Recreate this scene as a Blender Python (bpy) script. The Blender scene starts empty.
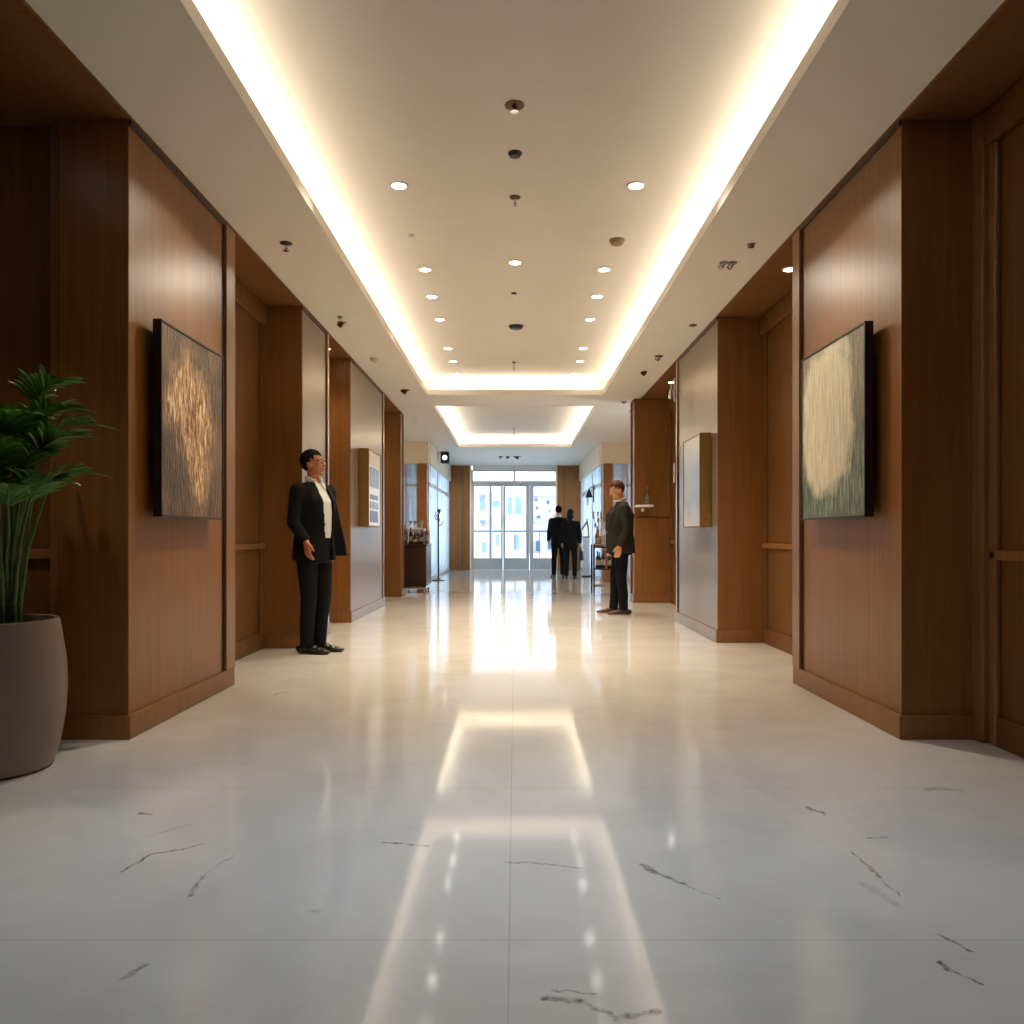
import bpy, bmesh, math, random
from mathutils import Vector, Matrix, Euler
random.seed(7)
SC = bpy.context.scene
COL = SC.collection
PI = math.pi
F, CX, CY, H = 800.0, 515.0, 536.0, 1.05      # focal length in pixels, vanishing point, eye height


def PX(px, Y): return (px - CX) / F * Y
def PZ(py, Y): return H + (CY - py) / F * Y


# ------------------------------------------------------------------ mesh helpers
class MB:
    def __init__(self): self.v, self.f = [], []

    def add(self, vs, fs):
        b = len(self.v); self.v += [tuple(p) for p in vs]
        self.f += [tuple(b + i for i in q) for q in fs]; return self

    def box(self, x0, x1, y0, y1, z0, z1):
        if x0 > x1: x0, x1 = x1, x0
        if y0 > y1: y0, y1 = y1, y0
        return self.add([(x0, y0, z0), (x1, y0, z0), (x1, y1, z0), (x0, y1, z0), (x0, y0, z1), (x1, y0, z1), (x1, y1, z1), (x0, y1, z1)],
                        [(0, 3, 2, 1), (4, 5, 6, 7), (0, 1, 5, 4), (1, 2, 6, 5), (2, 3, 7, 6), (3, 0, 4, 7)])

    def lathe(self, cx, cy, prof, n=24, sx=1.0, sy=1.0):
        vs, fs = [], []
        for r, z in prof:
            for i in range(n):
                a = 2 * PI * i / n
                vs.append((cx + r * sx * math.cos(a), cy + r * sy * math.sin(a), z))
        m = len(prof)
        for k in range(m - 1):
            for i in range(n):
                j = (i + 1) % n
                fs.append((k * n + i, k * n + j, (k + 1) * n + j, (k + 1) * n + i))
        fs.append(tuple(range(n - 1, -1, -1)))
        fs.append(tuple((m - 1) * n + i for i in range(n)))
        return self.add(vs, fs)

    def tube(self, pts, rad, n=8, flat=1.0):
        pts = [Vector(p) for p in pts]
        rs = rad if isinstance(rad, (list, tuple)) else [rad] * len(pts)
        vs, fs = [], []
        ref = Vector((0, 0, 1))
        t0 = (pts[1] - pts[0]).normalized()
        if abs(t0.dot(ref)) > .9: ref = Vector((1, 0, 0))
        for k, p in enumerate(pts):
            t = (pts[min(k + 1, len(pts) - 1)] - pts[max(k - 1, 0)]).normalized()
            u = t.cross(ref).normalized(); w = u.cross(t).normalized()
            for i in range(n):
                a = 2 * PI * i / n
                vs.append(p + u * math.cos(a) * rs[k] + w * math.sin(a) * rs[k] * flat)
        for k in range(len(pts) - 1):
            for i in range(n):
                j = (i + 1) % n
                fs.append((k * n + i, k * n + j, (k + 1) * n + j, (k + 1) * n + i))
        fs.append(tuple(range(n - 1, -1, -1)))
        fs.append(tuple((len(pts) - 1) * n + i for i in range(n)))
        return self.add(vs, fs)

    def ell(self, c, r, rot=None, n=16, m=10):
        vs, fs = [], []
        R = rot or Matrix.Identity(3)
        c = Vector(c)
        vs.append(c + R @ Vector((0, 0, -r[2])))
        for k in range(1, m):
            t = -PI / 2 + PI * k / m
            for i in range(n):
                a = 2 * PI * i / n
                vs.append(c + R @ Vector((r[0] * math.cos(t) * math.cos(a), r[1] * math.cos(t) * math.sin(a), r[2] * math.sin(t))))
        vs.append(c + R @ Vector((0, 0, r[2])))
        L = len(vs) - 1
        for i in range(n):
            j = (i + 1) % n
            fs.append((0, 1 + j, 1 + i))
            fs.append((L, 1 + (m - 2) * n + i, 1 + (m - 2) * n + j))
            for k in range(m - 2):
                fs.append((1 + k * n + i, 1 + k * n + j, 1 + (k + 1) * n + j, 1 + (k + 1) * n + i))
        return self.add(vs, fs)

    def cap(self, p, q, r1, r2=None, n=12):
        r2 = r1 if r2 is None else r2
        self.tube([p, q], [r1, r2], n)
        self.ell(p, (r1,) * 3, n=n, m=8); self.ell(q, (r2,) * 3, n=n, m=8)
        return self

    def loft(self, rings, n=28):
        """rings: (z, cx, cy, rx, ry) horizontal ellipses"""
        vs, fs = [], []
        for z, cx, cy, rx, ry in rings:
            for i in range(n):
                a = 2 * PI * i / n
                vs.append((cx + rx * math.cos(a), cy + ry * math.sin(a), z))
        m = len(rings)
        for k in range(m - 1):
            for i in range(n):
                j = (i + 1) % n
                fs.append((k * n + i, k * n + j, (k + 1) * n + j, (k + 1) * n + i))
        fs.append(tuple(range(n - 1, -1, -1))); fs.append(tuple((m - 1) * n + i for i in range(n)))
        return self.add(vs, fs)

    def prism(self, poly, axis, a, b):
        """poly: 2-D outline; axis 'x','y' or 'z' is the direction of extrusion from a to b"""
        def P(u, v, w):
            return {'x': (w, u, v), 'y': (u, w, v), 'z': (u, v, w)}[axis]
        n = len(poly)
        vs = [P(u, v, a) for u, v in poly] + [P(u, v, b) for u, v in poly]
        fs = [tuple(range(n - 1, -1, -1)), tuple(range(n, 2 * n))] + [(i, (i + 1) % n, n + (i + 1) % n, n + i) for i in range(n)]
        return self.add(vs, fs)

    def mesh(self, name):
        me = bpy.data.meshes.new(name); me.from_pydata(self.v, [], self.f); me.update()
        bm = bmesh.new(); bm.from_mesh(me); bmesh.ops.recalc_face_normals(bm, faces=bm.faces); bm.to_mesh(me); bm.free()
        return me

    def build(self, name, mat, parent=None, smooth=False, bevel=0.0, origin=None):
        me = self.mesh(name)
        return link(name, me, mat, parent, smooth, bevel)


def link(name, me, mat, parent=None, smooth=False, bevel=0.0):
    if mat: me.materials.append(mat)
    if smooth:
        me.shade_smooth(); me.set_sharp_from_angle(angle=math.radians(42))
    o = bpy.data.objects.new(name, me); COL.objects.link(o)
    if parent is not None: o.parent = parent
    if bevel:
        b = o.modifiers.new('bevel', 'BEVEL'); b.width = bevel; b.segments = 2; b.limit_method = 'ANGLE'
    return o


def tag(o, label=None, cat=None, group=None, kind=None):
    if label: o['label'] = label
    if cat: o['category'] = cat
    if group: o['group'] = group
    if kind: o['kind'] = kind
    return o


def thing(name, label, cat, loc=(0, 0, 0), rz=0.0, group=None, kind=None):
    o = bpy.data.objects.new(name, None); COL.objects.link(o)
    o.empty_display_size = .1
    o.location = loc; o.rotation_euler = (0, 0, rz)
    return tag(o, label, cat, group, kind)


def dup(root, loc, rz=None, label=None, group=None):
    r = root.copy(); COL.objects.link(r); r.location = loc
    if rz is not None: r.rotation_euler = (0, 0, rz)
    if label: r['label'] = label
    if group: r['group'] = group
    for ch in list(root.children):
        c = ch.copy(); COL.objects.link(c); c.parent = r
        for g in list(ch.children):
            d = g.copy(); COL.objects.link(d); d.parent = c
    return r


# ------------------------------------------------------------------ materials
def srgb(r, g, b):
    def c(u):
        u /= 255.0
        return u / 12.92 if u <= .04045 else ((u + .055) / 1.055) ** 2.4
    return (c(r), c(g), c(b), 1.0)


class NT:
    def __init__(self, name):
        self.m = bpy.data.materials.new(name); self.m.use_nodes = True
        self.t = self.m.node_tree; self.n = self.t.nodes; self.l = self.t.links
        self.p = self.n['Principled BSDF']; self.out = self.n['Material Output']

    def node(self, kind, **kw):
        x = self.n.new(kind)
        for k, v in kw.items(): setattr(x, k, v)
        return x

    def link(self, a, b): self.l.new(a, b)

    def math(self, op, a, b=None, c=None, clamp=False):
        x = self.node('ShaderNodeMath', operation=op, use_clamp=clamp)
        for i, s in enumerate((a, b, c)):
            if s is None: continue
            if isinstance(s, (int, float)): x.inputs[i].default_value = s
            else: self.link(s, x.inputs[i])
        return x.outputs[0]

    def noise(self, scale, detail=4, rough=.55, vec=None, dist=0.0):
        x = self.node('ShaderNodeTexNoise'); x.inputs['Scale'].default_value = scale
        x.inputs['Detail'].default_value = detail; x.inputs['Roughness'].default_value = rough; x.inputs['Distortion'].default_value = dist
        if vec is not None: self.link(vec, x.inputs['Vector'])
        return x

    def ramp(self, fac, stops):
        x = self.node('ShaderNodeValToRGB')
        e = x.color_ramp.elements
        while len(e) < len(stops): e.new(.5)
        for i, (p, c) in enumerate(stops): e[i].position = p; e[i].color = c
        self.link(fac, x.inputs[0]); return x.outputs[0]

    def mix(self, fac, a, b, mode='MIX'):
        x = self.node('ShaderNodeMix', data_type='RGBA', blend_type=mode)
        for s, i in ((fac, 0), (a, 6), (b, 7)):
            if isinstance(s, (int, float)): x.inputs[i].default_value = s
            elif isinstance(s, tuple): x.inputs[i].default_value = s
            else: self.link(s, x.inputs[i])
        return x.outputs[2]

    def coord(self, scale=(1, 1, 1), rot=(0, 0, 0)):
        tc = self.node('ShaderNodeTexCoord'); mp = self.node('ShaderNodeMapping')
        mp.inputs['Scale'].default_value = scale; mp.inputs['Rotation'].default_value = rot
        self.link(tc.outputs['Object'], mp.inputs['Vector']); return mp.outputs[0]

    def bump(self, h, strength=.1, dist=.01):
        b = self.node('ShaderNodeBump'); b.inputs['Strength'].default_value = strength; b.inputs['Distance'].default_value = dist
        self.link(h, b.inputs['Height']); self.link(b.outputs[0], self.p.inputs['Normal'])


def plain(name, col, rough=.5, metal=0.0, noise=.06, nscale=30, spec=.5, bump=0.0, coat=0.0):
    t = NT(name)
    f = t.noise(nscale, 4, .6, t.coord()).outputs['Fac']
    a = tuple(max(0, c * (1 - noise)) for c in col[:3]) + (1,); b = tuple(min(1, c * (1 + noise)) for c in col[:3]) + (1,)
    t.link(t.ramp(f, [(.3, a), (.7, b)]), t.p.inputs['Base Color'])
    t.p.inputs['Roughness'].default_value = rough; t.p.inputs['Metallic'].default_value = metal
    t.p.inputs['Specular IOR Level'].default_value = spec
    if coat: t.p.inputs['Coat Weight'].default_value = coat
    if bump: t.bump(f, bump)
    return t.m


def wood(name, c1, c2, rough=.38, vert=True, spec=.5):
    t = NT(name)
    v = t.coord((14, 14, .55) if vert else (14, .55, 14))
    n1 = t.noise(2.2, 6, .62, v, .6).outputs['Fac']
    v2 = t.coord((60, 60, 1.6) if vert else (60, 1.6, 60))
    n2 = t.noise(3.0, 3, .6, v2).outputs['Fac']
    big = t.noise(.9, 2, .5, t.coord()).outputs['Fac']
    f = t.math('ADD', t.math('MULTIPLY', n1, .6), t.math('ADD', t.math('MULTIPLY', n2, .2), t.math('MULTIPLY', big, .2)))
    t.link(t.ramp(f, [(.36, c1), (.64, c2)]), t.p.inputs['Base Color'])
    t.p.inputs['Roughness'].default_value = rough; t.p.inputs['Specular IOR Level'].default_value = spec
    return t.m


def emis(name, col, s):
    t = NT(name)
    t.p.inputs['Base Color'].default_value = (0, 0, 0, 1)
    t.p.inputs['Emission Color'].default_value = col; t.p.inputs['Emission Strength'].default_value = s
    return t.m


def pane_glass(name, tint=(1, 1, 1, 1), refl=1.0):
    t = NT(name)
    tr = t.node('ShaderNodeBsdfTransparent'); tr.inputs[0].default_value = tint
    gl = t.node('ShaderNodeBsdfGlossy'); gl.inputs['Roughness'].default_value = .01
    fr = t.node('ShaderNodeFresnel'); fr.inputs['IOR'].default_value = 1.45
    mx = t.node('ShaderNodeMixShader')
    t.link(t.math('MULTIPLY', fr.outputs[0], refl, clamp=True), mx.inputs[0]); t.link(tr.outputs[0], mx.inputs[1]); t.link(gl.outputs[0], mx.inputs[2])
    t.link(mx.outputs[0], t.out.inputs['Surface'])
    return t.m


M = {}
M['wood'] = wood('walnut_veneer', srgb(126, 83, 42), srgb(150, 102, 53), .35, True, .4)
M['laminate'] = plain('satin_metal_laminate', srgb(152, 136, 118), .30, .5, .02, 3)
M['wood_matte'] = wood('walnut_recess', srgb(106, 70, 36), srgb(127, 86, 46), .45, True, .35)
M['wood_dark'] = wood('dark_wood', srgb(44, 26, 18), srgb(66, 40, 28), .35)
M['wood_trim'] = wood('walnut_trim', srgb(128, 88, 54), srgb(156, 112, 72), .32)
M['paint'] = plain('ceiling_paint', srgb(226, 220, 210), .75, 0, .015, 3)
M['paint_warm'] = plain('cream_paint', srgb(232, 216, 192), .7, 0, .02, 4)
M['white'] = plain('white_lacquer', srgb(225, 225, 222), .35, 0, .02)
M['frame_white'] = plain('painted_door_frame', srgb(205, 202, 198), .4, 0, .02)
M['black'] = plain('black_plastic', srgb(18, 17, 17), .4, 0, .1)
M['black_frame'] = plain('black_frame', srgb(26, 22, 19), .35, 0, .1)
M['chrome'] = plain('chrome', srgb(210, 208, 205), .12, 1.0, .02)
M['brass'] = plain('satin_champagne_metal', srgb(214, 190, 160), .28, 1.0, .03)
M['grey'] = plain('grey_plastic', srgb(150, 142, 134), .5)
M['bronze'] = plain('bronze_metal', srgb(92, 66, 44), .4, .7)
M['beige'] = plain('beige_plastic', srgb(150, 128, 98), .55)
M['pane'] = pane_glass('clear_glass')
def frosted(name):
    t = NT(name)
    tl = t.node('ShaderNodeBsdfTranslucent'); tl.inputs[0].default_value = (.88, .94, 1, 1)
    tr = t.node('ShaderNodeBsdfTransparent'); tr.inputs[0].default_value = (.92, .96, 1, 1)
    gl = t.node('ShaderNodeBsdfGlossy'); gl.inputs['Roughness'].default_value = .15
    wv = t.noise(1.0, 3, .5, t.coord((9, 9, .2))).outputs['Fac']
    mr = t.node('ShaderNodeMapRange'); t.link(wv, mr.inputs[0]); mr.inputs[1].default_value = .35; mr.inputs[2].default_value = .65; mr.inputs[3].default_value = .1; mr.inputs[4].default_value = .6
    m1 = t.node('ShaderNodeMixShader'); t.link(mr.outputs[0], m1.inputs[0]); t.link(tl.outputs[0], m1.inputs[1]); t.link(tr.outputs[0], m1.inputs[2])
    m2 = t.node('ShaderNodeMixShader'); m2.inputs[0].default_value = .12; t.link(m1.outputs[0], m2.inputs[1]); t.link(gl.outputs[0], m2.inputs[2])
    t.link(m2.outputs[0], t.out.inputs['Surface'])
    return t.m


M['frosted'] = frosted('sheer_frosted_glass')
M['pane_blue'] = pane_glass('bluish_glass', (.93, .97, 1, 1), 1.0)


def floor_material():
    t = NT('polished_white_marble')
    tc = t.node('ShaderNodeTexCoord'); pos = tc.outputs['Object']
    wn = t.noise(5.0, 5, .6, pos)
    off = t.node('ShaderNodeVectorMath', operation='SUBTRACT'); t.link(wn.outputs['Color'], off.inputs[0]); off.inputs[1].default_value = (.5, .5, .5)
    sc = t.node('ShaderNodeVectorMath', operation='SCALE'); t.link(off.outputs[0], sc.inputs[0]); sc.inputs['Scale'].default_value = .12
    wp = t.node('ShaderNodeVectorMath', operation='ADD'); t.link(pos, wp.inputs[0]); t.link(sc.outputs[0], wp.inputs[1])
    fl = t.node('ShaderNodeVectorMath', operation='MULTIPLY'); t.link(wp.outputs[0], fl.inputs[0]); fl.inputs[1].default_value = (1, 1, 0)
    P = fl.outputs[0]

    def fp(px, py):
        Y = H * F / (py - CY); return Vector((PX(px, Y), Y, 0))
    veins = [((120, 872), (150, 855), .006, .9), ((150, 855), (185, 850), .007, .9), ((185, 850), (208, 843), .006, .8),
             ((150, 836), (192, 824), .005, .4), ((190, 896), (198, 878), .008, .7), ((198, 878), (232, 853), .004, .5),
             ((140, 812), (153, 813), .010, .8), ((380, 843), (432, 847), .007, .9), ((640, 866), (684, 884), .010, .8),
             ((684, 884), (720, 902), .004, .5), ((850, 852), (900, 895), .005, .7), ((940, 935), (966, 952), .006, .8),
             ((945, 965), (985, 988), .006, .9), ((926, 790), (962, 791), .020, .45), ((806, 808), (822, 814), .010, .8),
             ((870, 838), (886, 837), .009, .8), ((548, 998), (580, 1004), .010, .8), ((580, 1004), (620, 1020), .006, .8), ((620, 1020), (660, 1012), .010, .9),
             ((555, 992), (598, 998), .004, .6), ((120, 978), (135, 968), .012, .6), ((315, 912), (323, 911), .009, .6),
             ((275, 694), (287, 692), .018, .4), ((505, 862), (582, 868), .006, .6), ((865, 884), (895, 905), .018, .25)]
    tot = None
    for a, b, w, k in veins:
        A, B = fp(*a), fp(*b); d = B - A; L2 = d.length_squared
        s1 = t.node('ShaderNodeVectorMath', operation='SUBTRACT'); t.link(P, s1.inputs[0]); s1.inputs[1].default_value = A
        dt = t.node('ShaderNodeVectorMath', operation='DOT_PRODUCT'); t.link(s1.outputs[0], dt.inputs[0]); dt.inputs[1].default_value = d / L2
        u = t.math('MULTIPLY', dt.outputs['Value'], 1.0, clamp=True)
        pr = t.node('ShaderNodeVectorMath', operation='SCALE'); pr.inputs[0].default_value = d; t.link(u, pr.inputs['Scale'])
        ds = t.node('ShaderNodeVectorMath', operation='DISTANCE'); t.link(s1.outputs[0], ds.inputs[0]); t.link(pr.outputs[0], ds.inputs[1])
        mr = t.node('ShaderNodeMapRange'); t.link(ds.outputs['Value'], mr.inputs[0])
        mr.inputs[1].default_value = w * .35; mr.inputs[2].default_value = w * 1.3; mr.inputs[3].default_value = k; mr.inputs[4].default_value = 0
        tot = mr.outputs[0] if tot is None else t.math('MAXIMUM', tot, mr.outputs[0])
    br = t.noise(26, 4, .7, pos).outputs['Fac']
    mr = t.node('ShaderNodeMapRange'); t.link(br, mr.inputs[0]); mr.inputs[1].default_value = .38; mr.inputs[2].default_value = .6; mr.inputs[3].default_value = .15; mr.inputs[4].default_value = 1
    dark = t.math('MULTIPLY', tot, mr.outputs[0])
    # soft grey clouds in the stone
    cl = t.noise(1.3, 6, .62, pos, 1.2).outputs['Fac']
    base = t.ramp(cl, [(.30, srgb(206, 203, 198)), (.5, srgb(216, 212, 206)), (.72, srgb(222, 219, 213))])
    # hairline joints of the large slabs
    sep = t.node('ShaderNodeSeparateXYZ'); t.link(pos, sep.inputs[0])
    fy = t.math('ABSOLUTE', t.math('SUBTRACT', t.math('FRACT', t.math('DIVIDE', t.math('ADD', sep.outputs['Y'], -2.08 + 1.25 * 8 + .625), 1.25)), .5))
    jy = t.math('LESS_THAN', fy, .0016)
    fx = t.math('ABSOLUTE', t.math('SUBTRACT', t.math('FRACT', t.math('DIVIDE', t.math('ADD', sep.outputs['X'], .015 + 1.25 * 4 * 2 + 1.25), 2.5)), .5))
    jx = t.math('LESS_THAN', fx, .0007)
    jn = t.math('MULTIPLY', t.math('MAXIMUM', jx, jy), .32)
    col = t.mix(dark, base, srgb(62, 54, 48)); col = t.mix(jn, col, srgb(120, 112, 104))
    t.link(col, t.p.inputs['Base Color'])
    rn = t.noise(3, 3, .5, pos).outputs['Fac']
    mr2 = t.node('ShaderNodeMapRange'); t.link(rn, mr2.inputs[0]); mr2.inputs[3].default_value = .05; mr2.inputs[4].default_value = .10
    t.link(mr2.outputs[0], t.p.inputs['Roughness'])
    t.p.inputs['Specular IOR Level'].default_value = .5
    return t.m


M['floor'] = floor_material()

# ------------------------------------------------------------------ the setting
SOF, LIP, TRAY = 3.22, 3.30, 3.50        # soffit, top of the cove lip, raised ceiling
COVE, YEND = 1.36, 24.7
REAR = -5.0


def struct(name, mb, mat, label=None, parent=None, bevel=0.0, smooth=False):
    o = mb.build(name, mat, parent, smooth, bevel)
    if parent is None: tag(o, label, None, None, 'structure')
    return o


struct('floor', MB().box(-3.6, 3.6, REAR, YEND, -.1, 0), M['floor'], 'polished pale marble floor of the lobby corridor')

ceil = thing('ceiling', 'white lobby ceiling with two lit recessed trays', None, kind='structure')
T1, T2 = (2.0, 12.3), (13.35, 19.5)
sof = MB()
for s in (-1, 1):
    sof.box(s * COVE, s * 2.0, REAR, YEND, SOF, SOF + .03)
sof.box(-COVE, COVE, T1[1], T2[0], SOF, SOF + .03)
sof.box(-COVE, COVE, REAR, T1[0], SOF, SOF + .03)
sof.box(-COVE, COVE, T2[1], YEND, SOF, SOF + .03)
sof.build('soffit', M['paint'], ceil)
lip = MB()
for (a, b) in (T1, T2):
    for s in (-1, 1): lip.box(s * (COVE - .006), s * (COVE + .024), a, b, SOF - .004, LIP)
    lip.box(-COVE - .024, COVE + .024, b - .006, b + .024, SOF - .004, LIP)
    lip.box(-COVE - .024, COVE + .024, a - .024, a + .006, SOF - .004, LIP)
lip.build('cove_lip', M['paint'], ceil)
MB().box(-1.95, 1.95, T1[0] - .42, T1[1] + .42, TRAY, TRAY + .05).build('raised_ceiling', M['paint'], ceil)
MB().box(-1.95, 1.95, T2[0] - .40, T2[1] + .42, TRAY, TRAY + .05).build('raised_ceiling', M['paint'], ceil)
up = MB()
for s in (-1, 1): up.box(s * 1.9, s * 1.95, T1[0] - .42, T2[1] + .42, SOF + .03, TRAY)
up.box(-1.9, 1.9, T1[0] - .45, T1[0] - .40, SOF + .03, TRAY)
up.box(-1.9, 1.9, T1[1] + .40, T1[1] + .45, SOF + .03, TRAY).box(-1.9, 1.9, T2[0] - .45, T2[0] - .40, SOF + .03, TRAY).box(-1.9, 1.9, T2[1] + .40, T2[1] + .45, SOF + .03, TRAY)
up.build('cove_back', M['paint'], ceil)
for s in (-1, 1):
    MB().box(s * 2.0, s * 3.6, 13.9, YEND, SOF, SOF + .05).build('alcove_ceiling', M['paint'], ceil)
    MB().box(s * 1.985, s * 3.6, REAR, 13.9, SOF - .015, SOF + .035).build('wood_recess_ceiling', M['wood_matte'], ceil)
struct('roof', MB().box(-3.7, 3.7, REAR - .1, YEND + .1, TRAY + .06, TRAY + .2), M['paint'], 'roof slab above the lobby ceiling')
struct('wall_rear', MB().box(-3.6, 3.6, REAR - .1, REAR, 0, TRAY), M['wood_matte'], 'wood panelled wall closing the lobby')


def recess_wall(side, X, y0, y1, name, label):
    """panelled wall at the back of a recess, with chair rail, crown and base"""
    s = -1 if side == 'left' else 1
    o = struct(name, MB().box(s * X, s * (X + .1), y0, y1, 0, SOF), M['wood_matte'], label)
    MB().box(s * (X - .03), s * X, y0, y1, .93, .98).build('chair_rail', M['wood_trim'], o, bevel=.008)
    MB().box(s * (X - .025), s * X, y0, y1, 0, .15).build('baseboard', M['wood_matte'], o, bevel=.006)
    MB().box(s * (X - .05), s * X, y0, y1, SOF - .20, SOF - .02).build('crown_molding', M['wood_matte'], o, bevel=.015)
    for yy in (y1 - .10,):
        MB().box(s * (X - .018), s * X, yy, yy + .10, .15, SOF - .2).build('stile', M['wood_matte'], o, bevel=.006)
    return o


recess_wall('left', 2.37, 5.66, 7.5, 'wall_left', 'panelled wood recess wall behind the man in the white shirt')
recess_wall('left', 2.37, 8.62, 9.7, 'wall_left', 'panelled wood recess wall between second and third left pillars')
recess_wall('left', 2.37, 12.2, 13.9, 'wall_left', 'panelled wood recess wall beyond the picture pillar')
recess_wall('left', 3.2, REAR, 4.2, 'wall_left', 'panelled wood wall beside the potted palm')
recess_wall('right', 2.42, REAR, 4.14, 'wall_right', 'panelled wood wall nearest on the right')
recess_wall('right', 2.46, 5.71, 7.88, 'wall_right', 'panelled wood recess wall between first and second right pillars')
recess_wall('right', 2.46, 9.94, 12.6, 'wall_right', 'panelled wood recess wall behind the standing man')
# return wall beside the palm
ret = struct('wall_left', MB().box(-3.3, -2.34, 4.2, 4.3, 0, SOF), M['wood_matte'], 'wood return wall behind the potted palm')
MB().box(-2.42, -2.345, 4.16, 4.2, .0, SOF - .02).build('stile', M['wood_trim'], ret, bevel=.008)
MB().box(-3.2, -2.42, 4.175, 4.2, .93, .98).build('chair_rail', M['wood_trim'], ret, bevel=.006)
MB().box(-3.2, -2.42, 4.178, 4.2, 0, .15).build('baseboard', M['wood_matte'], ret, bevel=.006)
for s, X, y in ((1, 2.42, 4.14),):
    w = struct('trim_1', MB().box(X - .06, X, y - .10, y, 0, SOF - .02).box(X - .03, X, y - .16, y - .10, 0, SOF - .02), M['wood_trim'], 'vertical wood trim in the corner of the right recess', bevel=.01)


def pillar(side, X, y0, y1, depth, label, stile=.2, metal=False, mat='wood'):
    s = -1 if side == 'left' else 1
    o = thing('wood_pillar', label, None, kind='structure')
    MB().box(s * X, s * (X + depth), y0, y1, 0, SOF - .016).build('pillar_core', M[mat], o, bevel=.004)
    MB().box(s * (X - .018), s * (X + depth), y0 - .018, y1, 0, .125).build('baseboard', M[mat], o, bevel=.005)
    if metal:
        MB().box(s * (X - .006), s * X, y0 + .004, y1 - .22, .125, SOF - .05).build('front_panel', M['laminate'], o)
        MB().box(s * (X - .021), s * X, y0 - .004, y1 - .004, 0, .122).build('front_base', M['laminate'], o, bevel=.004)
        MB().box(s * (X - .022), s * X, y1 - .16, y1 - .10, .125, SOF - .03).build('metal_trim', M['brass'], o, bevel=.004)
        MB().box(s * (X - .002), s * X, y1 - .22, y1 - .16, .125, SOF - .03).build('shadow_gap', M['wood_dark'], o)
    else:
        MB().box(s * (X - .022), s * X, y1 - stile, y1, .125, SOF - .03).build('stile', M['wood_trim'], o, bevel=.005)
        MB().box(s * (X - .003), s * X, y1 - stile - .03, y1 - stile, .125, SOF - .03).build('shadow_gap', M['wood_dark'], o)
    MB().box(s * (X - .012), s * X, y0, y1, SOF - .045, SOF - .016).build('top_shadow_strip', M['wood_dark'], o)  # dark strip stands in for the shade in the gap below the soffit
    return o


pillar('left', 2.0, 4.14, 5.66, .36, 'wood panelled pillar carrying the brown textured painting', stile=.17)
pillar('left', 2.0, 7.5, 8.62, .37, 'wood panelled pillar behind the man in the white shirt', metal=True)
pillar('left', 2.0, 9.7, 12.2, .37, 'wood panelled pillar carrying the framed photo collage', metal=True)
pillar('left', 1.98, 13.86, 14.1, 1.5, 'wood end pillar beside the dark rolling counter', stile=.04)
pillar('right', 2.0, 4.14, 5.71, .42, 'wood panelled pillar carrying the green and cream painting', stile=.14)
pillar('right', 2.0, 7.88, 9.94, .46, 'wood panelled pillar carrying the grey picture in a gold frame', metal=True)
p3r = pillar('right', 1.88, 12.6, 12.9, 1.6, 'wood end pillar behind the man in the charcoal jacket', stile=.04)
MB().box(1.9, 2.46, 12.585, 12.6, 1.34, 1.352).build('panel_joint', M['wood_dark'], p3r)


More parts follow.
